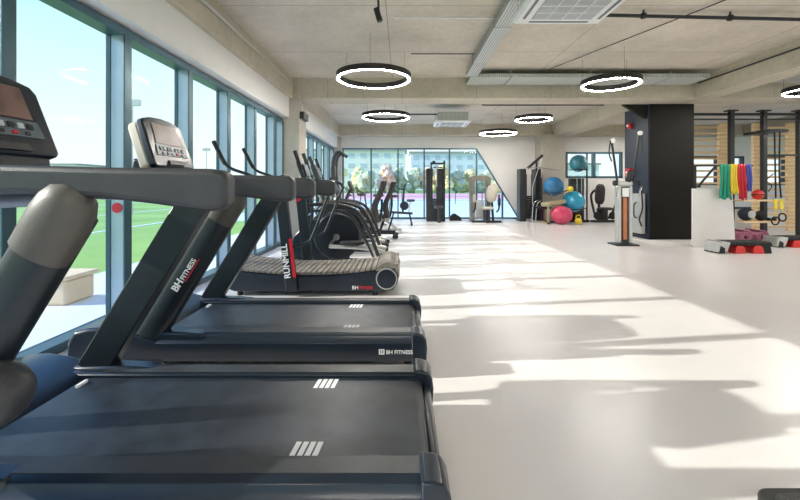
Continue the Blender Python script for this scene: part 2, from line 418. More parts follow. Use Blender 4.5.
tray('cable_tray', 1.32, 5.9, 7.66, 8.24, 3.30, 'long perforated cable tray across, in front of the cross beam')
tray('cable_tray', 1.22, 1.42, 4.5, 7.6, 3.30, 'narrow cable tray running towards the air conditioner')
tray('cable_tray', 6.9, 13, 7.7, 8.2, 3.33, 'cable tray beyond the right beam over the straps')
def pipe(name, pts, r, m, label, clamps=()):
    t = thing(name, pts[0], label, 'conduit', 'ceiling conduits')
    MB(t.location).tube(pts, r, 8, False).build('pipe', m, t)
    for c in clamps:
        c = Vector(c); MB(t.location).lathe([(r*1.7, -.02), (r*1.7, .02)], c, 'x', 12).box(c.x-.008, c.x+.008, c.y-.008, c.y+.008, c.z, ZC).build('clamp', m, t)
    return t
pipe('conduit', [(-2.24, -3, 3.30), (-2.24, 8.3, 3.30)], .018, 'silver', 'long steel conduit along the left edge beam')
pipe('conduit', [(-.1, 5.2, 3.40), (1.2, 5.2, 3.40)], .014, 'silver', 'thin pale conduit left of the cable tray, nearer one')
pipe('conduit', [(.15, 6.67, 3.42), (1.2, 6.67, 3.42)], .009, 'black', 'thin dark cable left of the cable tray, farther one')
pipe('conduit', [(2.2, 5.1, 3.40), (6.05, 5.25, 3.38)], .024, 'black', 'dark sprinkler pipe with clamps right of the air conditioner', [(3.1, 5.135, 3.4), (4.25, 5.18, 3.39), (5.4, 5.22, 3.385)])
pipe('conduit', [(2.78, 7.6, 3.43), (4.3, 3.6, 3.43)], .008, 'black', 'thin wire slanting over the right ring lamp')
pipe('conduit', [(6.07, -3, 3.33), (6.07, 8.2, 3.33)], .014, 'black', 'dark cable along the right beam')
pipe('conduit', [(-2.1, 9.9, 3.30), (5.3, 9.9, 3.30)], .03, 'black', 'black track rail behind the cross beam', [(-.9, 9.9, 3.3), (1.0, 9.9, 3.3), (3, 9.9, 3.3)])
pipe('conduit', [(-.3, 11, 3.2), (1.0, 11, 3.2)], .02, 'black', 'short black pipe left of the far air conditioner')
pipe('conduit', [(2.1, 10.5, 3.35), (5.3, 10.5, 3.35)], .016, 'black', 'thin dark pipe right of the far air conditioner')
t = thing('track_spotlight', (-.28, 4.6, 3.4), 'black spotlight on a rod at the top of the view', 'spotlight')
L = t.location
MB(L).box(-.30, -.26, 3.2, 4.7, 3.40, 3.47).build('rail', 'black', t)
MB(L).tube([(-.28, 4.68, 3.42), (-.265, 4.68, 3.14)], .014, 8, False).build('rod', 'black', t)
MB(L).tube([(-.30, 4.66, 3.28), (-.255, 4.66, 3.13)], .035, 12, False).build('head', 'black', t)
# concrete-dust cable drop on side column and emergency light
t = thing('emergency_light', (-2.1, 8.6, 2.72), 'small black emergency light box on the left concrete column', 'light fitting')
L = t.location
MB(L).box(-2.14, -2.05, 8.36, 8.78, 2.63, 2.78).build('case', 'black', t, bevel=.008)
MB(L).tube([(-2.12, 8.5, 2.78), (-2.12, 8.45, 2.95), (-2.12, 8.30, 3.02), (-2.14, 8.29, 3.46)], .01, 8).build('cable', 'silver', t)

def cassette(x0, x1, y0, y1, z, label):
    t = thing('air_conditioner', ((x0+x1)/2, (y0+y1)/2, z), label, 'air conditioner', 'ceiling cassette air conditioners')
    L = t.location; d = .17*(x1-x0)
    m = MB(L)
    # frame ring with sloped lip
    m.hexa([(x0, y0, z+.03), (x1, y0, z+.03), (x1, y1, z+.03), (x0, y1, z+.03), (x0, y0, z+.06), (x1, y0, z+.06), (x1, y1, z+.06), (x0, y1, z+.06)])
    m.hexa([(x0+.03, y0+.03, z), (x1-.03, y0+.03, z), (x1-.03, y1-.03, z), (x0+.03, y1-.03, z), (x0, y0, z+.03), (x1, y0, z+.03), (x1, y1, z+.03), (x0, y1, z+.03)])
    m.build('fascia', 'whitem', t)
    g = MB(L).box(x0+d, x1-d, y0+d, y1-d, z-.008, z+.004); g.build('grille', 'grille', t)
    gb = MB(L)
    for k in range(1, 4):
        x = x0+d+(x1-x0-2*d)*k/4; gb.box(x-.005, x+.005, y0+d, y1-d, z-.014, z-.006)
        y = y0+d+(y1-y0-2*d)*k/4; gb.box(x0+d, x1-d, y-.005, y+.005, z-.014, z-.006)
    gb.build('grille_bar', 'whitem', t)
    e = d*.42
    for a in ((x0+d, x1-d, y0+e, y0+e+.03), (x0+d, x1-d, y1-e-.03, y1-e), (x0+e, x0+e+.03, y0+d, y1-d), (x1-e-.03, x1-e, y0+d, y1-d)):
        MB(L).box(a[0], a[1], a[2], a[3], z-.004, z+.003).build('air_slot', 'panel', t)
    MB(L).box(x0+.07, x1-.07, y0+.07, y1-.07, z+.06, z+.30).build('body', 'galv', t)
    for x in (x0+.05, x1-.05):
        for y in (y0+.05, y1-.05): MB(L).tube([(x, y, z+.05), (x, y, ZC)], .006, 6, False).build('hanger', 'chrome', t)
    return t
cassette(1.2, 2.15, 3.42, 4.37, 2.97, 'large white cassette air conditioner at the top of the view')
cassette(.9, 1.85, 10.7, 11.6, 2.93, 'small distant white cassette air conditioner left of centre')

def ring(loc, R, label=None, src=None):
    if src: return dup(src, loc, label)
    t = thing('ring_lamp', loc, label, 'ceiling lamp', 'ring pendant lamps')
    w, h = .062, .088
    MB().lathe([(R, .0), (R, h), (R-w, h), (R-w, .0), (R-w+.004, 0), (R-w+.004, h-.01), (R-.004, h-.01), (R-.004, 0)], (0, 0, 0), 'z', 64, True).build('housing', 'lampb', t)
    MB().lathe([(R-.017, -.005), (R-.017, .012), (R-.041, .012), (R-.041, -.005)], (0, 0, 0), 'z', 64, True).build('diffuser', 'led', t)
    for k in range(3):
        a = 2*PI*k/3+.5
        MB().tube([((R-.03)*math.cos(a), (R-.03)*math.sin(a), h), ((R-.03)*math.cos(a), (R-.03)*math.sin(a), ZC-loc[2])], .0022, 5, False).build('cable', 'black', t)
    return t
r6 = ring((-.455, 6.45, 2.93), .6, 'largest black ring lamp, over the treadmills in front of the cross beam')
r5 = ring((3.6, 6.9, 2.96), .48, 'ring lamp under the cable tray, left of the black column')
ring((-.4, 10, 2.93), None, 'ring lamp behind the cross beam, left of the far air conditioner', r6)
ring((3.45, 10.5, 2.96), None, 'small ring lamp right of the far air conditioner', r5)
ring((3.12, 13.0, 2.93), None, 'farthest ring lamp, low in front of the back wall', r6)
ring((7.62, 7.35, 2.96), None, 'ring lamp cut by the right edge of the view', r5)
for k, (x, y) in enumerate(((8.15, 13.0), (11.2, 3.4), (-.4, -2.4), (3.6, -2.6), (8, 2.5), (8, -2), (11.5, 7.2))):  # unseen ring lamps added as fill light for the room
    ring((x, y, 2.93), None, ('added fill ring lamp hidden behind the black column', 'added fill ring lamp far right of the view, level with the treadmills', 'added fill ring lamp behind the camera on the window side', 'added fill ring lamp behind the camera, mid room', 'added fill ring lamp at the right, outside the view', 'added fill ring lamp in the rear right corner area', 'added fill ring lamp beyond the right edge, over the rig side')[k], r6)

# ------------------------------------------------------------------ motor treadmills
def treadmill(yc, label):
    t = thing('treadmill', (-.95, yc, 0), label, 'treadmill', 'motor treadmills in a row along the windows')
    L = Vector((-.95, yc, 0)); H = .45
    def mb(): return MB(L)
    # belt bed and belt
    mb().box(-1.62, .10, yc-.36, yc+.36, .10, .235).build('deck', 'black', t, bevel=.01)
    b = mb().prism([(-1.60, .16), (.055, .16), (.085, .19), (.095, .215), (.085, .240), (.06, .25), (-1.60, .25)], yc-.30, yc+.30)
    b.build('running_belt', 'belt', t)
    # four slanted marks near each belt edge
    for s, x0 in ((1, -.42), (-1, -.40)):
        m = mb()
        for k in range(4):
            x = x0+k*.027; ya, yb = (yc+.20, yc+.285) if s > 0 else (yc-.285, yc-.20)
            m.hexa([(x, ya, .2495), (x+.019, ya, .2495), (x+.027, yb, .2495), (x+.008, yb, .2495), (x, ya, .2515), (x+.019, ya, .2515), (x+.027, yb, .2515), (x+.008, yb, .2515)])
        m.build('belt_mark', 'white', t)
    # side rails with a stepped section
    for s in (-1, 1):
        def Y(u): return yc+s*u
        prof = [(.302, .20), (.302, .262), (.315, .272), (.40, .272), (.425, .262), (.437, .235), (.450, .222), (.452, .13), (.44, .105), (.36, .10), (.34, .16)]
        m = mb(); prof2 = [(Y(u), z) for u, z in prof]
        m.prism(prof2, -1.78, .10, 'x'); m.build('side_rail', 'gym', t, bevel=.003)
        mb().box(-1.5, .06, min(Y(.312), Y(.395)), max(Y(.312), Y(.395)), .2715, .2745).build('foot_strip', 'gymgrey', t)
        # rounded end cap
        m = mb(); pr = [(.06, .05), (.06, .285), (.10, .285), (.135, .272), (.152, .24), (.158, .19), (.152, .10), (.13, .05)]
        y0, y1 = sorted((Y(.30), Y(.456))); m.prism(pr, y0, y1); m.build('end_cap', 'gym', t, bevel=.012, seg=3)
        m = mb().lathe([(.045, -.02), (.045, .02)], (.05, Y(.40), .045), 'y', 16); m.build('wheel', 'rubber', t)
        mb().lathe([(.04, 0), (.035, .11)], (-1.75, Y(.36), 0), 'z', 14).build('foot', 'rubber', t)
    mb().prism([(.10, .08), (.10, .225), (.125, .22), (.142, .19), (.142, .10)], yc-.31, yc+.31).build('rear_cover', 'gym', t, bevel=.01)
    # motor hood
    pr = [(-1.50, .20), (-1.55, .245), (-1.66, .275), (-1.78, .305), (-1.88, .318), (-1.97, .312), (-2.06, .29), (-2.10, .22), (-2.10, .07), (-1.50, .07)]
    mb().prism(pr, yc-H, yc+H).build('motor_hood', 'gym', t, bevel=.02, seg=3)
    mb().box(-1.545, -1.53, yc+.20, yc+.26, .250, .262).build('safety_tag', 'white', t)
    # leaning posts
    a, bq = Vector((-1.065, 0, 1.13)), Vector((-1.60, 0, .25))
    for s in (-1, 1):
        y = Vector((-.015 if s < 0 else 0, yc+s*.39, 0)); m = mb()
        if s < 0:
            d = (a-bq); n = 20
            u = d.normalized(); sd = Vector((u.z, 0, -u.x))
            rings = []
            for q in (bq+y, a+y):
                rings.append([m.v(q+sd*.092*math.copysign(abs(math.cos(2*PI*k/n))**.8, math.cos(2*PI*k/n))+Vector((0, 1, 0))*.055*math.copysign(abs(math.sin(2*PI*k/n))**.8, math.sin(2*PI*k/n))) for k in range(n)])
            for k in range(n): m.face([rings[0][k], rings[0][(k+1) % n], rings[1][(k+1) % n], rings[1][k]])
            m.face(rings[0]); m.face(rings[1])
            m.build('upright_post', 'postm', t)
            p = a+y
            # rounded shoulder cap where the post meets the handrail
            m2 = mb(); capc = p+Vector((-.02, -.012, -.03))
            for i, (q, r) in enumerate((((.0, 0, 0), .0),)): pass
            rr = []
            for tt, sc in ((-.13, 1.0), (-.06, 1.03), (0, 1.04), (.05, .98), (.09, .80), (.115, .5), (.12, .1)):
                q = capc+u*tt
                rr.append([m2.v(q+sd*.096*sc*math.cos(2*PI*k/n)+Vector((0, 1, 0))*.064*sc*math.sin(2*PI*k/n)) for k in range(n)])
            for A, B in zip(rr, rr[1:]):
                for k in range(n): m2.face([A[k], A[(k+1) % n], B[(k+1) % n], B[k]])
            m2.face(rr[0]); m2.face(rr[-1]); m2.build('post_cap', 'capm', t)
        else:
            m.bar(bq+y, a+y, .155, .075); m.build('upright_post', 'postm', t, bevel=.008)
        mb().prism([(-1.70, .22), (-1.69, .282), (-1.5, .288), (-1.36, .282), (-1.25, .273), (-1.25, .22)], yc+s*.39-.046, yc+s*.39+.046).build('post_foot', 'gym', t, bevel=.015)
        # long handrail
        pr = [(-.565, 1.128), (-.555, 1.155), (-.555, 1.225), (-.565, 1.252), (-.61, 1.258), (-.90, 1.262), (-1.30, 1.272), (-1.80, 1.285), (-2.0, 1.27), (-2.05, 1.22), (-2.0, 1.17), (-1.5, 1.172), (-1.2, 1.178), (-.95, 1.165), (-.78, 1.145), (-.62, 1.122)]
        mb().prism(pr, yc+s*.39-.042, yc+s*.39+.042).build('handrail', 'gymgrey', t, bevel=.02, seg=3)
    # cross piece under the console
    mb().prism([(-2.0, 1.12), (-1.70, 1.11), (-1.60, 1.17), (-1.56, 1.21), (-1.60, 1.25), (-2.02, 1.27)], yc-.36, yc+.36).build('cross_bar', 'gym', t, bevel=.015)
    mb().prism([(-1.86, 1.25), (-1.66, 1.25), (-1.68, 1.36), (-1.84, 1.40)], yc-.22, yc+.22).build('console_neck', 'gym', t, bevel=.015)
    # console: tilted plate facing the runner
    O = Vector((-1.675, yc, 1.335)); up = Vector((-.345, 0, 1)).normalized(); nn = Vector((up.z, 0, -up.x)); yy = Vector((0, 1, 0))
    def cp(v, w, d): return O+yy*v+up*w+nn*d
    def plate(out, d0, d1, name, m, bev, par=t):
        mm = mb(); A = [mm.v(cp(v, w, d0)) for v, w in out]; B = [mm.v(cp(v, w, d1)) for v, w in out]
        mm.face(A[::-1]); mm.face(B)
        for i in range(len(out)): mm.face([A[i], A[(i+1) % len(out)], B[(i+1) % len(out)], B[i]])
        return mm.build(name, m, par, bevel=bev, seg=3)
    out = [(-.235, 0), (.235, 0), (.255, .02), (.24, .32), (.215, .355), (.12, .378), (0, .385), (-.12, .378), (-.215, .355), (-.24, .32), (-.255, .02)]
    plate(out, -.03, .02, 'console', 'gym', .012)
    plate([(v*.95, w*.97+.005) for v, w in out], -.10, -.03, 'console_back', 'beige', .02)
    plate([(-.165, .175), (.165, .175), (.15, .33), (-.15, .33)], .018, .024, 'screen', 'screen', .002)
    pn = plate([(-.195, .085), (.195, .085), (.18, .165), (-.18, .165)], .018, .026, 'button_panel', 'panel', .002)
    for k in range(7):
        v = -.14+k*.045
        plate([(v-.014, .122), (v+.014, .122), (v+.014, .148), (v-.014, .148)], .024, .032, 'button', 'key' if k % 2 else 'black', .002, pn)
    for k in range(5):
        v = -.13+k*.06
        plate([(v-.012, .094), (v+.012, .094), (v+.012, .110), (v-.012, .110)], .024, .031, 'button', 'black' if k != 3 else 'red', .002, pn)
    plate([(-.10, .015), (.10, .015), (.09, .05), (-.09, .05)], .018, .035, 'phone_ledge', 'gymgrey', .004)
    # lettering on the near post, reading upwards
    an = math.atan2(.88, .535)
    pc = Vector((-1.355, -.39, .665))-Vector((-.95, 0, 0)); d = Vector((math.cos(an), 0, math.sin(an))); nrm = Vector((-math.sin(an), 0, math.cos(an)))
    o0 = pc-d*.135+nrm*-.018+Vector((0, -.0565, 0))
    text('brand_lettering', 'BH', 'white', t, o0, .062, facing(an), bold=.0012, extrude=.003)
    text('brand_lettering', 'FITNESS', 'white', t, o0+d*.085, .043, facing(an), bold=.0004, extrude=.003)
    q = o0+d*.085+nrm*-.011+L
    MB(L).bar(q, q+d*.165, .006, .006).build('lettering_underline', 'red', t)
    # badge on the near rail
    text('rail_lettering', 'BH FITNESS', 'white', t, Vector((.86-.01, -.4535, .158)), .033, facing(0), bold=.0006, extrude=.001)
    m = MB(L); x0, z0 = -.145, .155
    m.box(x0, x0+.036, yc-.456, yc-.452, z0, z0+.006).box(x0, x0+.036, yc-.456, yc-.452, z0+.026, z0+.032).box(x0, x0+.008, yc-.456, yc-.452, z0, z0+.032).box(x0+.028, x0+.036, yc-.456, yc-.452, z0, z0+.032).box(x0+.013, x0+.023, yc-.456, yc-.452, z0+.011, z0+.021)
    m.build('rail_badge', 'white', t)
    return t
ta = treadmill(1.69, 'nearest dark treadmill across the lower left of the view')
# bulky rounded grip cover on the near post of the closest machine
MB(ta.location).tube([(-1.56, 1.25, .48), (-1.42, 1.25, .53), (-1.27, 1.245, .555)], .10, 24).ball((-1.27, 1.245, .555), .10, (1, 1, 1)).build('post_cover', 'gymgrey', ta)
tb = dup(ta, (-.95, 2.95, 0), 'second dark treadmill, between the nearest one and the curved slatted one')
for ch in list(tb.children):
    if ch.name.startswith('post_cover'): bpy.data.objects.remove(ch)

# ------------------------------------------------------------------ curved manual treadmill
t = thing('curved_treadmill', (-1, 4.78, 0), 'curved slatted manual treadmill with red RUNMILL post', 'treadmill')
L = Vector((-1, 4.78, 0)); y0, y1 = 4.40, 5.16
def cz(x):   # running surface height
    u = (x+1.05)/.95
    return .245+.085*abs(u)**2.2
side = []
xs = [-1.98+1.90*i/22 for i in range(23)]
top = [(x, cz(x)-.022) for x in xs]
for ya, yb in ((y0, y0+.07), (y1-.07, y1)):
    pr = top+[(-.07, .28), (-.035, .23), (-.05, .14), (-.10, .07), (-.20, .05), (-1.85, .05), (-1.98, .10), (-2.03, .2), (-2.02, .31)]
    MB(L).prism(pr, ya, yb).build('side_cover', 'gym', t, bevel=.012)
for i in range(32):
    x = -1.99+1.90*i/31; z = cz(x); z2 = cz(x+.058)
    MB(L).bar((x, (y0+y1)/2, z), (x+.050, (y0+y1)/2, z2), .026, y1-y0-.01).build('slat', 'slat', t, bevel=.004)
MB(L).lathe([(.128, y0-L.y+4.78+.004), (.134, y0+.02), (.134, y1-.02), (.128, y1-.004)], (-.16, 0, .245), 'y', 40).build('belt_end', 'slat', t)
MB(L).box(-1.95, -.12, y0+.07, y1-.07, .06, .2).build('chassis', 'black', t)
MB(L).lathe([(.112, -.004), (.118, -.006), (.118, .0)], (-.17, y0-.001, .19), 'y', 32).build('end_disc', 'silver', t)
MB(L).lathe([(.104, -.010), (.104, .0)], (-.17, y0-.003, .19), 'y', 32).build('end_disc_face', 'gym', t)
for x in (-1.8, -.3):
    for y in (y0+.05, y1-.05): MB(L).lathe([(.03, 0), (.03, .06)], (x, y, 0), 'z', 12).build('foot', 'rubber', t)
for s, y in ((0, y0-.03), (1, y1+.03)):
    m = MB(L).bar((-1.20, y, .06), (-1.315, y, 1.10), .125, .06); m.build('upright_post', 'postm', t, bevel=.008)
    MB(L).tube([(-1.20, y, .54), (-1.03, y, .60), (-.97, y, .68), (-.80, y, 1.12), (-.77, y, 1.20), (-.86, y, 1.265), (-1.2, y, 1.27), (-1.5, y, 1.28), (-1.72, y, 1.35), (-1.88, y, 1.41), (-1.96, y, 1.50), (-2.05, y, 1.68)], .017, 12).build('handlebar', 'chrome' if s == 9 else 'postm', t)
    MB(L).tube([(-1.93, y, 1.45), (-1.97, y, 1.52), (-2.06, y, 1.70)], .023, 12).build('grip', 'rubber', t)
    MB(L).bar((-1.315, y, 1.08), (-1.32, y, 1.27), .06, .05).build('post_neck', 'postm', t)
    MB(L).prism([(-1.375, 1.00), (-1.30, 1.03), (-1.30, 1.12), (-1.32, 1.12)], y-.034, y+.034).build('post_tip', 'red', t)
MB(L).bar((-1.33, y0-.03, 1.27), (-1.33, y1+.03, 1.27), .05, .05, (0, 0, 1)).build('cross_tube', 'postm', t)
MB(L).box(-1.42, -1.36, 4.63, 4.93, 1.26, 1.34).build('console', 'gym', t, bevel=.02)
m = MB(L).bar((-1.166, y0-.061, .22), (-1.213, y0-.061, .64), .035, .006); m.build('red_stripe', 'red', t)
an = math.atan2(1.04, -.115)
text('post_lettering', 'RUNMILL', 'white', t, Vector((-1.21, y0-.062, .21))-L, .092, facing(an), bold=.002, extrude=.002)
text('side_lettering', 'BH', 'white', t, Vector((-.55, y0-.001, .075))-L, .055, facing(0), bold=.0006, extrude=.002)
text('side_lettering', 'FITNESS', 'red', t, Vector((-.47, y0-.001, .078))-L, .042, facing(0), bold=.0015, extrude=.002)

# ------------------------------------------------------------------ ellipticals
def elliptical(x, y, label, flip=0):
    t = thing('elliptical_trainer', (x, y, 0), label, 'elliptical trainer', 'elliptical trainers behind the curved treadmill')
    def mb(): return MB()
    mb().box(-.75, .75, -.04, .04, .03, .11).box(-.72, -.64, -.3, .3, 0, .06).box(.62, .70, -.26, .26, 0, .06).build('base_frame', 'postm', t, bevel=.01)
    mb().prism([(-.75, .1), (-.70, .45), (-.45, .70), (-.15, .74), (.12, .62), (.2, .4), (.15, .1)], -.07, .07).build('drive_cover', 'gym', t, bevel=.02)
    for s in (-1, 1):
        y = s*.12
        mb().lathe([(.33, -.02), (.35, 0), (.33, .02)], (-.02, s*.12, .46), 'y', 36).build('flywheel_disc', 'postm', t)
        mb().lathe([(.05, -.03), (.05, .03)], (-.02, s*.16, .46), 'y', 16).build('crank_hub', 'chrome', t)
        mb().bar((-.02, s*.18, .46), (.13*s, s*.18, .46+.13*s), .04, .02).build('crank_arm', 'chrome', t)
        mb().tube([(.12*s, s*.22, .46+.13*s), (.4, s*.22, .30), (.70, s*.2, .24)], .03, 10).build('pedal_arm', 'silver', t)
        mb().pad((.28+.06*s, s*.22, .40+.02*s), .18, .07, .03).build('pedal', 'rubber', t)
        mb().tube([(-.40, s*.27, .40), (-.36, s*.27, .9), (-.44, s*.26, 1.25), (-.55, s*.25, 1.52), (-.62, s*.25, 1.72)], .02, 10).build('arm_lever', 'postm', t)
        mb().tube([(-.53, s*.25, 1.48), (-.62, s*.25, 1.73)], .028, 10).build('grip', 'rubber', t)
        mb().tube([(-.42, s*.34, .94), (-.2, s*.34, .95), (.10, s*.34, .93), (.32, s*.34, .82), (.50, s*.34, .50), (.66, s*.34, .04)], .026, 12).build('arch_rail', 'black', t)
        mb().tube([(-.42, s*.34, .84), (-.2, s*.34, .86), (.06, s*.34, .85), (.25, s*.34, .74), (.42, s*.34, .45), (.60, s*.34, .04)], .018, 12).build('arch_rail_inner', 'postm', t)
        mb().tube([(-.50, s*.2, 1.2), (-.30, s*.24, 1.12), (-.25, s*.24, .98), (-.42, s*.2, .78)], .016, 10).build('fixed_handle', 'chrome', t)
    mb().bar((-.44, 0, .5), (-.55, 0, 1.35), .09, .07).build('mast', 'postm', t, bevel=.01)
    R = Matrix.Rotation(-.35, 3, 'Y')
    mb().pad((-.56, 0, 1.46), .035, .2, .16, R).build('console', 'gymgrey', t)
    mb().bar((-.50, -.13, 1.46), (-.50, .13, 1.46), .18, .01, R @ Vector((1, 0, 0))).build('screen', 'panel', t)
    return t
e1 = elliptical(-.95, 6.1, 'nearest elliptical with arched black rails, behind the curved treadmill')
dup(e1, (-1.0, 7.25, 0), 'farther elliptical with arched rails, beside the concrete column')

# narrow stair machine with tall hooked grip
t = thing('stair_climber', (-1.65, 10.0, 0), 'tall machine with hooked dark grip near the left column', 'stair climber')
L = t.location
MB(L).box(-2.05, -1.2, 9.9, 10.5, 0, .2).prism([(-2.05, .2), (-1.2, .2), (-1.45, .6), (-1.9, 1.1), (-2.05, 1.1)], 9.95, 10.45).build('base', 'gym', t, bevel=.02)
for y in (9.98, 10.42):
    MB(L).tube([(-1.5, y, .4), (-1.68, y, 1.2), (-1.72, y, 1.82), (-1.60, y, 2.06), (-1.42, y, 1.98)], .045, 10).build('hooked_grip', 'black', t)
MB(L).pad((-1.75, 10.2, 1.6), .05, .2, .16).build('console', 'gymgrey', t)
MB(L).bar((-1.9, 10.2, 1.0), (-1.75, 10.2, 1.5), .1, .08).build('mast', 'postm', t)

# ------------------------------------------------------------------ recumbent bikes
def recumbent(loc, label):
    t = thing('recumbent_bike', loc, label, 'exercise bike', 'recumbent bikes with curved mesh backrests')
    mb = MB
    mb().bar((-1.1, 0, .14), (.25, 0, .14), .09, .10).build('base_beam', 'postm', t, bevel=.01)
    mb().bar((-1.1, -.28, .04), (-1.1, .28, .04), .08, .08, (0, 0, 1)).build('front_foot', 'postm', t)
    mb().bar((.22, -.3, .06), (.22, .3, .06), .07, .07, (0, 0, 1)).build('rear_foot', 'postm', t)
    for s in (-1, 1): mb().lathe([(.045, -.02), (.045, .02)], (.27, s*.27, .06), 'y', 16).build('wheel', 'rubber', t)
    mb().prism([(-1.25, .12), (-1.2, .6), (-1.0, .75), (-.75, .62), (-.62, .3), (-.65, .12)], -.1, .1).build('drive_cover', 'gym', t, bevel=.02)
    mb().bar((-.62, 0, .3), (.1, 0, .46), .09, .08).build('seat_rail', 'silver', t, bevel=.008)
    mb().bar((-.02, -.1, .42), (-.12, -.1, .12), .04, .05).build('seat_strut', 'postm', t)
    mb().bar((.18, .1, .50), (.06, .1, .12), .04, .05).build('seat_strut', 'postm', t)
    mb().pad((-.08, 0, .52), .2, .2, .05).build('seat', 'vinyl', t)
    m = mb(); prof = [(.06, .52), (.02, .68), (.03, .84), (.10, 1.0), (.17, 1.16), (.21, 1.32)]
    P = smooth_path([(x, 0, z) for x, z in prof]); rows = []
    for i, p in enumerate(P):
        u = i/(len(P)-1); hw_ = .20-.05*u
        rows.append([m.v(p+Vector((dx*.062+.02*(yy/hw_)**2*-1, yy, 0))) for k, (yy, dx) in enumerate([(-hw_, -.6), (-hw_/2, -1), (hw_/2, -1), (hw_, -.6), (hw_, .6), (hw_/2, 1), (-hw_/2, 1), (-hw_, .6)])])
    for A, B in zip(rows, rows[1:]):
        for k in range(8): m.face([A[k], A[(k+1) % 8], B[(k+1) % 8], B[k]])
    m.face(rows[0]); m.face(rows[-1]); m.build('backrest', 'brown', t, bevel=.01)
    mb().tube([(.12, 0, .50), (.16, 0, .75), (.16, 0, .95)], .025, 8).build('back_tube', 'postm', t)
    for s in (-1, 1):
        mb().tube([(.0, s*.24, .46), (-.25, s*.27, .62), (-.30, s*.27, .72)], .016, 8).build('side_grip', 'black', t)
        mb().bar((-.85, s*.14, .38), (-.85+.13*s, s*.14, .38+.08*s), .03, .02).build('crank_arm', 'chrome', t)
        mb().pad((-.85+.13*s, s*.2, .38+.08*s), .06, .05, .02).build('pedal', 'rubber', t)
    mb().tube([(-1.0, 0, .7), (-.88, 0, 1.0), (-.80, 0, 1.16)], .035, 10).build('mast', 'postm', t)
    mb().pad((-.80, 0, 1.22), .04, .2, .13, Matrix.Rotation(-.4, 3, 'Y')).build('console', 'gymgrey', t)
    mb().tube([(-.8, -.22, 1.0), (-.86, 0, 1.02), (-.8, .22, 1.0)], .015, 8).build('handlebar', 'black', t)
    return t
rb = recumbent((-.57, 8.1, 0), 'nearer recumbent bike with curved dark backrest')
dup(rb, (-.40, 9.4, 0), 'farther recumbent bike with curved dark backrest')

# ------------------------------------------------------------------ spin and upright bikes
def spin_bike(loc, label, src=None):
    if src: return dup(src, loc, label)
    t = thing('spin_bike', loc, label, 'exercise bike', 'spin bikes by the back glazing')
    mb = MB
    mb().bar((-.5, -.25, .05), (-.5, .25, .05), .08, .06, (0, 0, 1)).bar((.5, -.25, .05), (.5, .25, .05), .08, .06, (0, 0, 1)).bar((-.5, 0, .08), (.5, 0, .08), .06, .07).build('base_frame', 'silver', t)
    mb().bar((-.45, 0, .1), (-.15, 0, .62), .07, .06).bar((.40, 0, .1), (-.15, 0, .55), .07, .06).bar((-.42, 0, .5), (.22, 0, .62), .07, .06).build('frame', 'silver', t)
    mb().lathe([(.22, -.03), (.24, 0), (.22, .03)], (-.36, 0, .32), 'y', 28).build('flywheel', 'chrome', t)
    mb().bar((.2, 0, .5), (.26, 0, .92), .04, .04).build('seat_post', 'chrome', t)
    mb().pad((.28, 0, .96), .15, .09, .04).build('saddle', 'vinyl', t)
    mb().bar((-.36, 0, .5), (-.44, 0, 1.02), .04, .04).build('handlebar_post', 'chrome', t)
    for s in (-1, 1):
        mb().tube([(-.42, 0, 1.03), (-.45, s*.2, 1.04), (-.60, s*.2, 1.10), (-.66, s*.16, 1.2)], .016, 8).build('handlebar', 'black', t)
        mb().bar((0, s*.1, .32), (.1*s, s*.1, .32-.13*s), .03, .02).build('crank_arm', 'chrome', t)
        mb().pad((.1*s, s*.15, .32-.13*s), .05, .05, .015).build('pedal', 'rubber', t)
    return t
sb = spin_bike((-.95, 11.4, 0), 'spin bike behind the recumbent backrests, left one')
spin_bike((-1.55, 12.6, 0), 'spin bike behind the recumbent backrests, right against the glazing', sb)
spin_bike((-.55, 10.55, 0), 'pale framed spin bike hidden mostly by the ellipticals', sb)
t = thing('upright_bike', (.05, 12.4, 0), 'single upright bike standing before the back glazing', 'exercise bike')
L = t.location
MB(L).bar((-.35, 12.4, .42), (.33, 12.4, .38), .07, .07).bar((-.33, 12.2, .05), (-.33, 12.6, .05), .06, .06, (0, 0, 1)).bar((.3, 12.2, .05), (.3, 12.6, .05), .06, .06, (0, 0, 1)).build('base_frame', 'brown', t)
MB(L).bar((-.25, 12.4, .42), (-.36, 12.4, .05), .05, .06).build('leg', 'brown', t)
MB(L).bar((.22, 12.4, .42), (.3, 12.4, .05), .05, .06).build('leg', 'brown', t)
MB(L).bar((.02, 12.4, .4), (.06, 12.4, 1.15), .06, .06).build('mast', 'postm', t)
MB(L).lathe([(.12, -.04), (.14, 0), (.12, .04)], (.07, 12.38, .62), 'y', 20).build('flywheel', 'gym', t)
MB(L).pad((.27, 12.4, .78), .13, .1, .04).build('saddle', 'vinyl', t)
MB(L).bar((.2, 12.4, .4), (.26, 12.4, .76), .04, .04).build('seat_post', 'chrome', t)
for s in (-1, 1): MB(L).tube([(.04, 12.4+s*.03, 1.12), (-.1, 12.4+s*.2, 1.16), (-.2, 12.4+s*.2, 1.24)], .018, 8).build('handlebar', 'black', t)
MB(L).pad((.08, 12.4, 1.24), .04, .16, .07).build('console', 'gymgrey', t)

# ------------------------------------------------------------------ weight machines along the back
def stack(L, t, x0, x1, y, z0, z1, m='chrome'):
    s = MB(L)
    for k in range(12):
        z = z0+k*(z1-z0)/12; s.box(x0, x1, y-.06, y+.06, z, z+(z1-z0)/12*.86)
    s.build('weight_stack', m, t)
    r = MB(L)
    for x in (x0+.05, x1-.05): r.tube([(x, y, z0-.05), (x, y, z1+.75)], .012, 6, False)
    r.build('guide_rod', 'chrome', t)
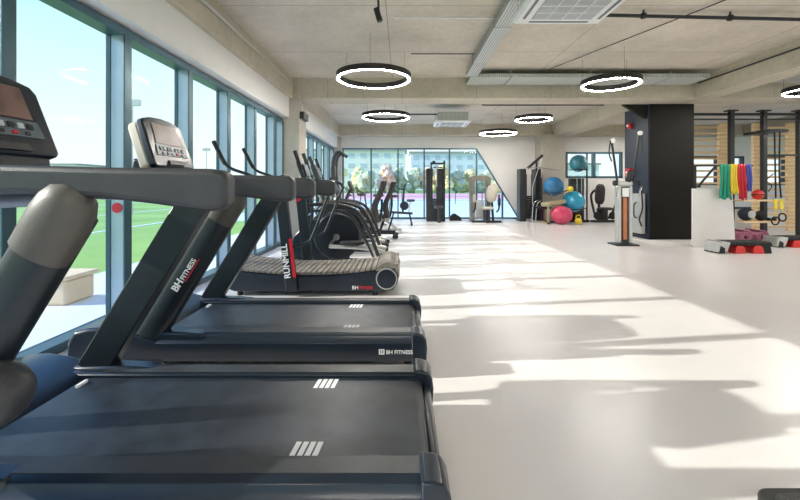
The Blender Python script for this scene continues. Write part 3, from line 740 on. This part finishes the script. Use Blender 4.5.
# lat machine
t = thing('lat_pulldown_machine', (1.15, 14.0, 0), 'tall dark cable machine with grey back pad before the glazing', 'weight machine')
L = t.location; Y = 14.0
MB(L).box(.85, 1.08, Y, Y+.3, 0, 1.85).build('shroud', 'black', t, bevel=.02)
MB(L).box(1.22, 1.46, Y, Y+.3, 0, 1.85).build('shroud', 'black', t, bevel=.02)
stack(L, t, 1.08, 1.22, Y+.15, .1, .8, 'black')
MB(L).box(.98, 1.03, Y-.25, Y-.2, .55, 2.05).build('upright', 'postm', t)
MB(L).box(1.44, 1.50, Y-.1, Y-.04, 0, 2.12).build('upright', 'postm', t)
MB(L).box(.98, 1.5, Y-.2, Y-.1, 1.98, 2.04).box(1.08, 1.4, Y-.15, Y-.1, 1.86, 1.90).lathe([(.06, -.02), (.06, .02)], (1.1, Y-.15, 2.05), 'y', 14).build('pulley_beam', 'postm', t)
MB(L).tube([(1.2, Y-.2, 1.95), (1.2, Y-.2, 1.2)], .014, 6, False).build('cable', 'silver', t)
MB(L).pad((1.28, Y-.25, 1.0), .11, .05, .25).build('back_pad', 'postm', t)
MB(L).pad((1.25, Y-.35, .52), .15, .18, .05).build('seat', 'gymgrey', t)
MB(L).box(1.2, 1.3, Y-.6, Y, 0, .08).box(1.22, 1.28, Y-.55, Y-.48, 0, .5).box(.88, 1.5, Y-.1, Y-.04, 0, .1).build('base_frame', 'postm', t, bevel=.008)
# bronze machine
t = thing('chest_fly_machine', (2.75, 13.8, 0), 'bronze shrouded machine with oval cream backrest before the glazing', 'weight machine')
L = t.location; Y = 13.8
MB(L).prism([(2.38, 0), (2.36, 1.5), (2.45, 1.58), (2.72, 1.60), (2.98, 1.58), (3.07, 1.5), (3.05, 0), (2.92, 0), (2.92, 1.42), (2.52, 1.42), (2.52, 0)], Y, Y+.35).build('shroud', 'bronze', t, bevel=.015)
stack(L, t, 2.58, 2.86, Y+.2, .1, .75, 'silver')
MB(L).pad((3.02, Y-.35, .98), .19, .05, .30, Matrix.Rotation(.12, 3, 'Y'), n=2.6).build('backrest', 'cream', t)
MB(L).pad((2.85, Y-.45, .5), .2, .18, .05).build('seat', 'cream', t)
MB(L).bar((3.02, Y-.3, .85), (3.08, Y-.3, .0), .07, .07).build('back_post', 'postm', t)
MB(L).box(2.35, 3.35, Y-.35, Y-.28, .0, .07).box(2.8, 2.88, Y-.5, Y, 0, .48).build('base_frame', 'postm', t, bevel=.008)
for x in (2.45, 3.25): MB(L).tube([(x, Y-.1, .35), (x, Y-.4, .5), (x, Y-.4, .95)], .03, 8).build('arm', 'postm', t)
MB(L).pad((2.42, Y-.42, .82), .05, .05, .14).build('arm_pad', 'cream', t)
MB(L).pad((3.25, Y-.42, .70), .05, .05, .14).build('arm_pad', 'vinyl', t)
# black cable station at the wall
t = thing('cable_station', (4.6, 14.0, 0), 'black cable station with slanted arm left of the back column', 'weight machine')
L = t.location; Y = 13.9
MB(L).box(4.10, 4.32, Y, Y+.4, 0, 1.83).build('shroud', 'black', t, bevel=.02)
MB(L).box(4.62, 4.84, Y, Y+.4, 0, 1.83).build('shroud', 'black', t, bevel=.02)
stack(L, t, 4.34, 4.60, Y+.2, .1, .9, 'black')
MB(L).bar((4.35, Y-.05, 1.85), (4.85, Y-.1, 2.3), .08, .08).build('boom_arm', 'black', t)
MB(L).bar((4.62, Y-.05, 0), (4.66, Y-.05, 2.1), .05, .05).build('upright', 'postm', t)
MB(L).tube([(4.84, Y-.1, 2.25), (4.5, Y-.1, 1.2), (4.5, Y-.1, .6)], .012, 6, False).build('cable', 'silver', t)
MB(L).tube([(4.2, Y-.15, 1.84), (4.7, Y-.2, 1.86), (5.35, Y-.25, 1.76)], .014, 8).build('lat_bar', 'chrome', t)
MB(L).pad((4.78, Y-.35, .50), .25, .16, .05).build('seat', 'vinyl', t)
MB(L).box(4.3, 4.9, Y-.4, Y-.33, 0, .07).box(4.75, 4.81, Y-.4, Y-.3, 0, .48).build('base_frame', 'chrome', t)
for x in (4.42, 4.55): MB(L).tube([(x, Y-.3, .05), (x+.05, Y-.3, .6), (x+.2, Y-.3, .75)], .02, 8).build('press_lever', 'chrome', t)
# black shroud behind balls
t = thing('cable_tower', (5.95, 13.9, 0), 'slim black cable tower behind the light blue ball', 'weight machine')
L = t.location; Y = 14.0
MB(L).box(5.92, 6.38, Y, Y+.25, 0, 1.5).build('shroud', 'black', t, bevel=.02)
MB(L).box(5.95, 6.35, Y-.02, Y, .9, 1.3).build('window_panel', 'gymgrey', t)
MB(L).box(5.9, 6.4, Y-.35, Y-.28, 0, .08).box(6.1, 6.18, Y-.3, Y, 0, .08).build('base_frame', 'black', t)
stack(L, t, 6.02, 6.28, Y-.12, .1, .75, 'black')
# seated press
t = thing('seated_press', (6.9, 13.9, 0), 'black seated press with tall backrest under the high window', 'weight machine')
L = t.location; Y = 13.9
MB(L).pad((6.88, Y, .95), .17, .06, .36, Matrix.Rotation(.06, 3, 'Y'), n=3).build('backrest', 'vinyl', t)
MB(L).pad((6.95, Y-.25, .46), .2, .2, .05).build('seat', 'vinyl', t)
MB(L).bar((6.88, Y+.06, .1), (6.86, Y+.06, 1.1), .07, .07).box(6.4, 7.5, Y-.35, Y-.28, 0, .08).box(6.9, 6.98, Y-.35, Y+.3, 0, .45).build('base_frame', 'black', t, bevel=.008)
for s, xx in ((-1, 6.50), (1, 7.42)):
    MB(L).tube([(xx+.25*-s, Y, .10), (xx+.1*-s, Y-.1, .45), (xx, Y-.15, .9), (xx-.05*s, Y-.3, 1.08), (xx+.0, Y-.55, 1.08)], .04, 10).build('press_arm', 'black', t)
    MB(L).tube([(xx-.02, Y-.5, 1.08), (xx+.12*-s, Y-.52, 1.06), (xx+.12*-s, Y-.52, .85)], .022, 8).build('grip', 'rubber', t)
    MB(L).lathe([(.13, -.03), (.13, .03)], (xx+.2*-s, Y-.2, .22), 'y', 22).build('weight_plate', 'rubber', t)
# small black step on floor between machines
t = thing('step_box', (1.93, 14.5, 0), 'small black step box on the floor between the glazing machines', 'step')
MB(t.location).prism([(1.72, 0), (2.14, 0), (2.10, .12), (1.92, .24), (1.82, .22), (1.74, .12)], 14.3, 14.6).build('body', 'rubber', t, bevel=.01)

# ball rack + balls
def ball(name, c, r, m, label):
    t = thing(name, c, label, 'exercise ball', 'exercise balls by the back column')
    o = MB()
    prof = []
    n = 40
    for i in range(n+1):
        a = -PI/2+PI*i/n; rr = r*(1+(.006 if i % 4 == 0 else 0)); prof.append((max(.001, rr*math.cos(a)), rr*math.sin(a)))
    o.lathe(prof, (0, 0, 0), 'z', 40).build('skin', m, t)
    MB().lathe([(.015, -.01), (.012, 0)], (0, -r*.8, -r*.6), 'y', 10).build('plug', 'white', t)
    t.rotation_euler = (.5, .4, 0)
    return t
BY = 13.2
t = thing('ball_rack', (5.3, BY, 0), 'black frame holding the blue exercise balls, with khaki bench pad', 'rack')
L = t.location
rk = MB(L)
for x in (4.72, 6.25):
    rk.box(x-.02, x+.02, BY+.3, BY+.34, 0, 2.35 if x > 6 else 1.5)
rk.box(4.72, 6.25, BY+.30, BY+.34, 0, .05)
rk.build('post', 'black', t)
for cx, cz_, r in ((5.0, 1.22, .32), (5.66, .72, .35), (5.83, 1.98, .28)):
    zz = cz_-r*.72
    m = MB(L)
    for sx in (-1, 1): m.tube([(cx+sx*r*.6, BY+.32, zz), (cx+sx*r*.6, BY-.25, zz)], .014, 8, False)
    m.tube([(4.72 if cx < 5.2 else 6.25, BY+.32, zz), (cx-(r*.6 if cx > 5.2 else -r*.6), BY+.32, zz)], .014, 8, False)
    m.tube([(cx-r*.6, BY-.25, zz), (cx+r*.6, BY-.25, zz)], .014, 8, False)
    m.build('cradle_arm', 'black', t)
MB(L).bar((4.62, BY-.2, .62), (5.25, BY-.1, .74), .12, .45, (0, 1, 0)).build('bench_pad', 'khaki', t, bevel=.02)
MB(L).box(4.68, 4.74, BY-.35, BY-.29, 0, .6).box(4.68, 4.74, BY-.35, BY+.32, .0, .06).build('bench_leg', 'khaki', t)
ball('exercise_ball', (5.0, BY, 1.22), .32, 'ball1', 'dark blue exercise ball left, in front of the back column')
ball('exercise_ball', (5.66, BY, .72), .35, 'ball2', 'light blue exercise ball, lower right of the dark blue one')
ball('exercise_ball', (5.83, BY+.02, 1.98), .28, 'ball3', 'teal exercise ball high in front of the white window')
# pink half-inflated ball on floor
t = thing('exercise_ball', (5.12, BY-.35, .30), 'pink creased exercise ball on the floor', 'exercise ball')
m = MB()
n1, n2 = 30, 18; rows = []
for j in range(1, n2):
    th = PI*j/n2; row = []
    for i in range(n1):
        ph = 2*PI*i/n1; r = .31*(1-.14*max(0, math.cos(ph*2+1.1+2.2*th))**4)
        row.append(m.v((r*1.15*math.sin(th)*math.cos(ph), r*.9*math.sin(th)*math.sin(ph), r*.96*math.cos(th))))
    rows.append(row)
for A, B in zip(rows, rows[1:]):
    for i in range(n1): m.face([A[i], A[(i+1) % n1], B[(i+1) % n1], B[i]])
m.face(rows[0]); m.face(rows[-1]); m.build('skin', 'ball4', t)
MB().lathe([(.015, -.01), (.012, 0)], (0, -.26, 0), 'y', 10).build('plug', 'white', t)
t = thing('massage_ball', (5.42, BY-.3, 1.13), 'small yellow ball beside the dark blue exercise ball', 'ball')
MB().ball((0, 0, 0), .10, noise=.04).build('skin', 'yellow', t)
MB().bar((0, .1, -.02), (0, .6, -.10), .03, .03, (0, 0, 1)).build('holder', 'black', t)
t = thing('kettlebell', (5.62, BY-.45, 0), 'yellow kettlebell on the floor right of the pink ball', 'kettlebell')
MB().ball((0, 0, .11), .11, (1, 1, 1)).build('body', 'yellow', t)
MB().tube([(-.07, 0, .17), (-.07, 0, .26), (0, 0, .30), (.07, 0, .26), (.07, 0, .17)], .016, 8).build('handle', 'yellow', t)

# ------------------------------------------------------------------ dual adjustable pulley in front of black column
t = thing('functional_trainer', (4.62, 8.3, 0), 'silver cable trainer with two raised arms before the black column', 'weight machine')
L = t.location
MB(L).box(4.36, 4.82, 8.1, 8.5, 0, .03).build('base_plate', 'black', t, bevel=.01)
for x in (4.47, 4.70): MB(L).box(x-.032, x+.032, 8.2, 8.36, .05, 1.22).build('column', 'silver', t, bevel=.015)
MB(L).box(4.49, 4.68, 8.24, 8.34, .05, 1.20).build('shroud', 'gymgrey', t)
MB(L).box(4.545, 4.625, 8.215, 8.24, .12, .98).build('weight_stack', 'orange', t)
MB(L).box(4.52, 4.65, 8.19, 8.215, 1.0, 1.18).build('placard', 'white', t)
MB(L).pad((4.59, 8.28, 1.27), .16, .10, .06).build('pivot_head', 'silver', t)
MB(L).pad((4.66, 8.2, 1.42), .06, .05, .12, Matrix.Rotation(.3, 3, 'Y')).build('display', 'black', t)
for s, a, b in ((-1, (4.44, 8.25, 1.30), (4.30, 8.2, 2.12)), (1, (4.76, 8.25, 1.30), (4.86, 8.2, 2.28))):
    MB(L).bar(a, b, .035, .045).build('arm', 'postm', t, bevel=.01)
    bb = Vector(b)
    MB(L).lathe([(.045, -.02), (.045, .02)], bb+Vector((0, -.04, .02)), 'y', 18).build('pulley', 'whitem', t)
    MB(L).tube([bb+Vector((-.05 if s < 0 else .05, -.05, .03)), bb+Vector((-.08 if s < 0 else .03, -.05, -.22)), bb+Vector((-.03 if s < 0 else .03, -.05, -.40))], .014, 8).build('handle_strap', 'black', t)
    MB(L).lathe([(.055, -.03), (.055, .03)], Vector(a)+Vector((s*.07, -.05, -.02)), 'x', 16).build('pivot', 'black', t)
MB(L).tube([(4.86, 8.15, 1.3), (4.90, 8.15, .8), (4.84, 8.15, .55), (4.88, 8.15, .4)], .016, 8).build('hanging_rope', 'black', t)
for x in (4.36, 4.82): MB(L).tube([(x, 8.12, 1.0), (x, 8.1, 1.12), (x+.03, 8.1, 1.2)], .018, 8).build('hook', 'chrome', t)

# ------------------------------------------------------------------ black rig, resistance bands, straps
RY = 9.7
rig = thing('training_rig', (8.8, RY, 0), 'black steel training rig right of the column, posts to the beam', 'rig')
L = rig.location
for x in (7.98, 8.77, 9.63, 10.5):
    MB(L).box(x-.05, x+.05, RY-.05, RY+.05, 0, 3.04).build('post', 'black', rig, bevel=.005)
    MB(L).box(x-.12, x+.12, RY-.08, RY+.08, 3.03, 3.06).box(x-.1, x+.1, RY-.1, RY+.1, 0, .015).build('end_plate', 'black', rig)
MB(L).box(6.5, 10.5, RY-.03, RY+.03, 2.93, 2.99).build('top_beam', 'black', rig)
MB(L).tube([(6.5, RY, 2.84), (10.5, RY, 2.84)], .018, 8, False).build('pull_up_bar', 'black', rig)
MB(L).box(8.77, 10.5, RY-.03, RY+.03, 1.95, 1.99).build('cross_rail', 'black', rig)
MB(L).box(8.55, 8.9, RY-.1, RY-.05, 2.50, 2.56).build('j_hook', 'black', rig)
sh = MB(L)
MB(L).box(8.0, 8.85, RY-.35, RY-.05, .86, .90).build('shelf', 'wood', rig)
MB(L).box(8.0, 8.85, RY-.35, RY-.05, .36, .40).build('shelf', 'wood', rig)
# bracket with bands
bk = thing('band_bracket', (5.74, 7.9, 1.62), 'black angled wall bracket beside the column carrying bands', 'bracket')
L = bk.location
MB(L).bar((5.785, 7.9, 1.62), (6.92, 7.9, 1.62), .03, .03).build('arm', 'black', bk)
MB(L).bar((5.84, 7.9, 1.20), (6.20, 7.9, 1.62), .03, .03).build('brace', 'black', bk)
MB(L).box(5.86, 5.89, 8.0, 8.03, 0, 1.635).box(5.86, 5.89, 7.885, 8.03, 1.605, 1.635).box(5.86, 5.89, 7.885, 8.03, 1.19, 1.22).build('mount', 'black', bk)
def band(x0, x1, z0, m, label, nfold=6):
    t = thing('resistance_band', ((x0+x1)/2, 7.9, 1.64), label, 'resistance band', 'resistance bands hung on the bracket')
    L = t.location
    b = MB(L); n = 28; cols = []
    for i in range(n+1):
        u = i/n; x = x0+(x1-x0)*u; row = []
        for j in range(9):
            w = j/8; z = 1.65+(z0-1.65)*w+.02*math.sin(u*11)*w
            y = 7.87-.018*w-.022*math.sin(u*PI*nfold)*(.4+.6*w)
            row.append(b.v((x+(.02*math.sin(w*5+x*9))*w, y, z)))
        cols.append(row)
    for A, B in zip(cols, cols[1:]):
        for j in range(8): b.face([A[j], A[j+1], B[j+1], B[j]])
    o = b.build('band', m, t); md = o.modifiers.new('solid', 'SOLIDIFY'); md.thickness = .012
    return t
band(6.25, 6.47, .97, 'green', 'green resistance band hanging on the bracket')
band(6.46, 6.60, 1.07, 'yellow', 'yellow resistance band next to the green one')
band(6.60, 6.77, .96, 'red', 'red resistance band next to the yellow one')
band(6.77, 6.88, 1.13, 'blue', 'blue resistance band at the bracket end, short', 4)
# things on the shelves
def item(name, c, r, m, label, cat, sc=(1, 1, 1)):
    t = thing(name, (c[0], c[1], c[2]-r*sc[2]), label, cat)
    MB(t.location).ball(c, r, sc).build('body', m, t); return t
t = item('medicine_ball', (8.45, RY-.2, 1.02), .12, 'redp', 'red medicine ball on the upper wooden shelf', 'ball')
MB(t.location).lathe([(.122, -.012), (.122, .012)], (8.45, RY-.2, 1.02), 'z', 24).build('seam', 'rubber', t)
t = item('medicine_ball', (8.18, RY-.19, .56), .16, 'bluep', 'dark blue medicine ball on the lower wooden shelf', 'ball')
MB(t.location).lathe([(.09, -.162), (.085, -.15)], (8.18, RY-.19, .56), 'y', 24).build('emblem', 'silver', t)
t = item('medicine_ball', (8.52, RY-.2, .52), .12, 'rubber', 'black medicine ball on the lower wooden shelf', 'ball')
t = thing('dumbbell', (8.72, RY-.3, .40), 'small black dumbbell at the right end of the lower wooden shelf', 'dumbbell')
L = t.location
MB(L).tube([(8.66, RY-.25, .44), (8.80, RY-.25, .44)], .014, 8, False).build('handle', 'chrome', t)
for x in (8.66, 8.80): MB(L).lathe([(.04, -.025), (.04, .025)], (x, RY-.25, .44), 'x', 6).build('weight', 'rubber', t)
# suspension straps
st = thing('suspension_trainer', (8.46, 9.0, 2.2), 'black and yellow suspension straps hanging at the right', 'suspension trainer')
L = st.location
MB(L).box(8.25, 8.68, 8.98, 9.66, 2.44, 2.50).build('anchor', 'black', st)
MB(L).tube([(8.38, 9.0, 2.46), (8.40, 9.0, 1.5), (8.41, 9.0, .95)], .022, 8, flat=.5).build('strap', 'rubber', st)
MB(L).tube([(8.50, 9.0, 2.46), (8.49, 9.0, 1.5), (8.53, 9.0, .95)], .022, 8, flat=.5).build('strap', 'rubber', st)
MB(L).tube([(8.36, 9, 1.5), (8.2, 9, 1.35), (8.32, 9, 1.22), (8.24, 9, 1.1)], .012, 6).build('loose_end', 'rubber', st)
for x in (8.40, 8.53): MB(L).box(x-.035, x+.035, 8.985, 9.015, .70, .93).build('strap_end', 'yellow', st, bevel=.004)
for x, z in ((8.40, .52), (8.56, .60)):
    m = MB(L).lathe([(.085, -.02), (.105, 0), (.085, .02), (.07, 0)], (x, 9, z-.08), 'x' if x > 8.5 else 'y', 20, True); m.build('foot_loop', 'rubber', st)
    MB(L).tube([(x, 9, z+.2), (x, 9, z)], .012, 6, False).build('loop_cord', 'yellow', st)

# wooden stall bars
def stall(x0, x1, y, label, n=17):
    t = thing('stall_bars', ((x0+x1)/2, y, 0), label, 'stall bars', 'wooden stall bars behind the rig')
    L = t.location
    for x in (x0, x1): MB(L).box(x-.11, x+.11, y-.03, y+.06, 0, 2.95).build('side_board', 'wood', t, bevel=.005)
    for k in range(n):
        z = .12+k*(2.7/(n-1)); MB(L).tube([(x0, y-.04, z), (x1, y-.04, z)], .027, 8, False).build('rung', 'wood', t)
    return t
s1 = stall(7.85, 8.78, 10.95, 'wooden stall bars right behind the black column')
dup(s1, (8.315+1.87, 10.95, 0), 'wooden stall bars between the two right rig posts')
dup(s1, (6.95, 10.95, 0), 'wooden stall bars mostly hidden by the black column')
t = thing('wall_panel', (9.0, 12.0, 0), 'low pale storage wall behind the stall bars', 'panel')
MB(t.location).box(7.2, 11.5, 12.0, 12.08, 0, .55).build('board', 'wall', t, bevel=.01)
MB(t.location).box(7.2, 11.5, 11.9, 12.12, .55, .60).build('top_rail', 'black', t)

# mats and steps
def rolled(loc, label):
    t = thing('rolled_mat', loc, label, 'exercise mat', 'rolled mauve mats behind the steps')
    m = MB(); inner, outer = [], []
    n = 60; th = .026
    for i in range(n+1):
        a = i/n*2*PI*2.3; r = .028+a/(2*PI)*.042
        inner.append(Vector((r*math.cos(a), 0, r*math.sin(a)))); outer.append(Vector(((r+th)*math.cos(a), 0, (r+th)*math.sin(a))))
    rows = [[m.v(p+Vector((0, y, .145))) for p in inner]+[m.v(p+Vector((0, y, .145))) for p in outer] for y in (-.2, .2)]
    A, B = rows; k = n+1
    for i in range(n):
        m.face([A[i], A[i+1], B[i+1], B[i]]); m.face([A[k+i], B[k+i], B[k+i+1], A[k+i+1]])
        m.face([A[i], A[k+i], A[k+i+1], A[i+1]]); m.face([B[i], B[i+1], B[k+i+1], B[k+i]])
    m.face([A[0], B[0], B[k], A[k]]); m.face([A[n], A[k+n], B[k+n], B[n]])
    m.build('foam', 'mauve', t)
    return t
rm = rolled((7.30, 8.68, 0.0), 'rolled mauve mat, left of the pair')
dup(rm, (7.60, 8.62, 0.0), 'rolled mauve mat, right of the pair with clear spiral')
def step(loc, label, s=1.):
    t = thing('aerobic_step', loc, label, 'aerobic step', 'black aerobic steps on red feet')
    t.scale = (.78, .85, 1)
    MB().prism([(-.62, .14), (.62, .14), (.58, .21), (-.58, .21)], -.2, .2).build('deck', 'rubber', t, bevel=.015)
    MB().prism([(-.66, .02), (-.44, .02), (-.36, .20), (-.50, .215), (-.62, .20)], -.205, .205).build('end_block', 'silver', t, bevel=.015)
    MB().prism([(.60, .0), (.36, .0), (.34, .15), (.56, .15)], -.2, .2).build('end_block', 'rubber', t, bevel=.015)
    MB().prism([(-.64, 0), (-.5, 0), (-.5, .10), (-.6, .14)], -.21, .21).build('end_cap', 'rubber', t)
    for x in (-.14, .28):
        MB().prism([(x-.13, 0), (x+.13, 0), (x+.10, .10), (x+.06, .14), (x-.06, .14), (x-.10, .10)], -.215, .18).build('riser', 'redp', t, bevel=.01)
    return t
s1 = step((6.20, 7.37, 0), 'nearer black step on red feet in front of the white panel')
dup(s1, (7.93, 8.08, 0), 'farther black step at the right edge, half hidden')

# ribbed platform at the lower right edge
t = thing('ribbed_platform', (1.97, 1.04, 0), 'black ribbed platform corner at the bottom right edge', 'platform')
L = t.location
pr = []
for cx, cy, a0 in ((2.55, 1.47, 0), (1.40, 1.47, 90), (1.40, .6, 180), (2.55, .6, 270)):
    for k in range(7):
        a = math.radians(a0+15*k); pr.append((cx+.07*math.cos(a), cy+.07*math.sin(a)))
MB(L).prism(pr, 0.0, .045, 'z').build('slab', 'rubber', t, bevel=.008)
MB(L).prism([(1.96+(x-1.96)*.94, 1.04+(y-1.04)*.93) for x, y in pr], .045, .05, 'z').build('tread', 'ribbed', t)
# red sticker on the mullion
t = thing('round_sticker', (-2.53, 3.555, 1.015), 'small red round sticker on the window mullion', 'sticker')
MB(t.location).lathe([(.045, -.008), (.045, 0)], (-2.53, 3.555, 1.015), 'y', 20).build('disc', 'red', t)

# ------------------------------------------------------------------ outside
struct('ground', MB().box(-250, 250, -150, 300, -.5, -.14), 'grass', 'green sports pitch outside the windows', cat='ground')
struct('terrace', MB().box(-4.4, XL-.16, -12, 40, -.2, -.05), 'pave', 'bright pale paving along the outside of the windows', cat='ground')
struct('court', MB().box(-8, 40, 15.6, 42, -.14, -.10), 'court', 'turquoise court beyond the back glazing', cat='ground')
struct('running_track', MB().box(-14, 60, 42, 80, -.14, -.09), 'track', 'red running track beyond the court', cat='ground')
m = MB()
for x in (-9, -14, -22, -34, -50): m.box(x-.08, x+.08, -20, 40, -.14, -.125)
m.build('pitch_marking', 'white', None, label='white lines painted on the green pitch', cat='marking', kind='structure')
t = thing('planter_box', (-3.74, 4.4, -.05), 'pale sandy box standing on the paving outside', 'box')
MB(t.location).box(-3.95, -3.53, 4.2, 4.6, -.05, .22).build('body', 'sand', t, bevel=.03)
MB(t.location).box(-3.98, -3.50, 4.17, 4.63, .22, .26).build('lid', 'sand', t, bevel=.01)
def tree(loc, h, w, m, label, cat='tree'):
    t = thing('leafy_tree', loc, label, cat, 'trees beyond the track')
    b = MB()
    for k in range(16):
        a = random.uniform(0, 2*PI); r = random.uniform(0, w*.36); zz = random.uniform(.18, .88)
        b.ball((r*math.cos(a)*(1.15-zz*.6), r*math.sin(a), h*zz), w*random.uniform(.14, .26), (1, 1, .95), 12, 8, noise=.22)
    b.build('crown', m, t, ang=20)
    MB().tube([(0, 0, 0), (.1, 0, h*.3), (0, 0, h*.6)], [w*.04, w*.02], 8).build('trunk', 'bark', t)
    return t
cols = ['leafy', 'leafy', 'leafg', 'leafo', 'leafg', 'leafg', 'leafo', 'leafy', 'leafg', 'leafy', 'leafg', 'leafo']
kd = {'leafy': 'yellow autumn tree', 'leafg': 'green tree', 'leafo': 'rust coloured tree'}
for k in range(12):
    x = -13+k*3.1+random.uniform(-.6, .6)
    tree((x, 84+random.uniform(-2, 2), -.14), 5.2+random.uniform(-.8, .9), 4.6, cols[k], '%s beyond the track, %s of twelve from the left' % (kd[cols[k]], ('first', 'second', 'third', 'fourth', 'fifth', 'sixth', 'seventh', 'eighth', 'ninth', 'tenth', 'eleventh', 'twelfth')[k]))
for k in range(9):
    tree((-95+random.uniform(-3, 3), 30+k*22, -.14), 5.5, 7, 'leafg', 'small distant green tree across the pitch, %s along the row' % ('first', 'second', 'third', 'fourth', 'fifth', 'sixth', 'seventh', 'eighth', 'ninth')[k])
def building(loc, w, h, d, m, label, fl=4, nc=10, rz=0):
    t = thing('apartment_building', loc, label, 'building', 'buildings on the horizon'); t.rotation_euler = (0, 0, rz)
    MB().box(-w/2, w/2, 0, d, 0, h).build('wall', m, t)
    MB().box(-w/2-.5, w/2+.5, -.5, d+.5, h, h+.6).build('roof', 'roof', t)
    for f in range(fl):
        s = MB(); z = h*(f+.3)/fl
        for c in range(nc):
            x = -w/2+w*(c+.25)/nc; s.box(x, x+w/nc*.5, -.06, .05, z, z+h/fl*.45)
        s.build('window_row', 'pane', t)
    return t
building((-17, 120, 0), 36, 12, 12, 'facade', 'pale apartment block behind the yellow trees')
building((20, 140, 0), 34, 13, 12, 'facade2', 'blue grey apartment block behind the green trees', 4, 9)
building((60, 140, 0), 18, 9, 12, 'facade', 'smaller pale block at the right of the glazing view', 3, 6)
for k, (x, y) in enumerate(((-120, 60), (-125, 110), (-130, 175))):
    building((x, y, 0), 30, 6+2*k, 10, 'facade', ('low pale hall across the pitch, nearest', 'pale hall across the pitch, middle', 'tall pale hall across the pitch, farthest')[k], 2, 8, PI/2)
# lamp mast and ball fence
for k, (x, y) in enumerate(((-13.5, 20), (-22, 45))):
    t = thing('floodlight_mast', (x, y, -.14), ('thin grey floodlight mast seen by the second treadmill console', 'farther thin floodlight mast across the pitch')[k], 'mast', 'floodlight masts')
    MB().tube([(0, 0, 0), (0, 0, 5.5)], .05, 8, False).build('pole', 'silver', t)
    MB().box(-.4, .4, -.1, .1, 5.4, 5.7).build('lamp_head', 'silver', t)
t = thing('wire_fence', (0, 30, -.14), 'thin wire fence beyond the back glazing', 'fence')
for k in range(17): MB(t.location).tube([(-16+k*2, 30, -.14), (-16+k*2, 30, 1.1)], .03, 6, False).build('post', 'frame', t)
m = MB(t.location)
for z in (.2, .5, .8, 1.08): m.tube([(-16, 30, z), (16, 30, z)], .012, 5, False)
m.build('rail_wire', 'frame', t)

# ------------------------------------------------------------------ light, sky, camera
sun = bpy.data.lights.new('sun', 'SUN'); sun.energy = 5.2; sun.angle = math.radians(.6); sun.color = (1, .93, .82)
so = bpy.data.objects.new('sun', sun); C.objects.link(so)
d = Vector((1, .133, -.455)); so.rotation_euler = d.to_track_quat('-Z', 'Y').to_euler(); so.location = (-20, 0, 12)

W = bpy.data.worlds.new('sky'); SC.world = W; W.use_nodes = True
nt = W.node_tree; nt.nodes.clear()
out = nt.nodes.new('ShaderNodeOutputWorld'); bg = nt.nodes.new('ShaderNodeBackground')
tc = nt.nodes.new('ShaderNodeTexCoord'); sp = nt.nodes.new('ShaderNodeSeparateXYZ'); rp = nt.nodes.new('ShaderNodeValToRGB')
nt.links.new(tc.outputs['Generated'], sp.inputs[0]); nt.links.new(sp.outputs['Z'], rp.inputs['Fac'])
e = rp.color_ramp.elements
e[0].position = 0; e[0].color = (.67, .71, .73, 1); e[1].position = 1; e[1].color = (.16, .36, .95, 1)
q = e.new(.10); q.color = (.64, .72, .75, 1); q = e.new(.31); q.color = (.44, .68, .77, 1); q = e.new(.44); q.color = (.12, .36, .9, 1)
cn = nt.nodes.new('ShaderNodeTexNoise'); cn.inputs['Scale'].default_value = 3; cn.inputs['Detail'].default_value = 6
nt.links.new(tc.outputs['Generated'], cn.inputs['Vector'])
cr = nt.nodes.new('ShaderNodeValToRGB'); cr.color_ramp.elements[0].position = .52; cr.color_ramp.elements[1].position = .8; cr.color_ramp.elements[1].color = (.5, .5, .5, 1)
nt.links.new(cn.outputs['Fac'], cr.inputs['Fac'])
mx = nt.nodes.new('ShaderNodeMix'); mx.data_type = 'RGBA'; mx.inputs[7].default_value = (.66, .70, .73, 1)
nt.links.new(cr.outputs['Color'], mx.inputs[0]); nt.links.new(rp.outputs['Color'], mx.inputs[6])
nt.links.new(mx.outputs[2], bg.inputs[0]); bg.inputs[1].default_value = 1.35
nt.links.new(bg.outputs[0], out.inputs[0])

cam = bpy.data.cameras.new('camera'); co = bpy.data.objects.new('camera', cam); C.objects.link(co)
co.location = (0, 0, 1.2); co.rotation_euler = (PI/2, 0, 0)
cam.lens = 18; cam.sensor_width = 36; cam.sensor_fit = 'HORIZONTAL'
cam.shift_x = -2/800; cam.shift_y = -63/800
cam.clip_start = .05; cam.clip_end = 600
SC.camera = co
vs = SC.view_settings; vs.view_transform = 'Standard'; vs.look = 'None'; vs.exposure = .28; vs.gamma = 1; vs.use_curve_mapping = False
SC.cycles.max_bounces = 8; SC.cycles.diffuse_bounces = 5; SC.cycles.glossy_bounces = 3; SC.cycles.transparent_max_bounces = 12
SC.cycles.use_denoising = True
SC.cycles.sample_clamp_indirect = 6
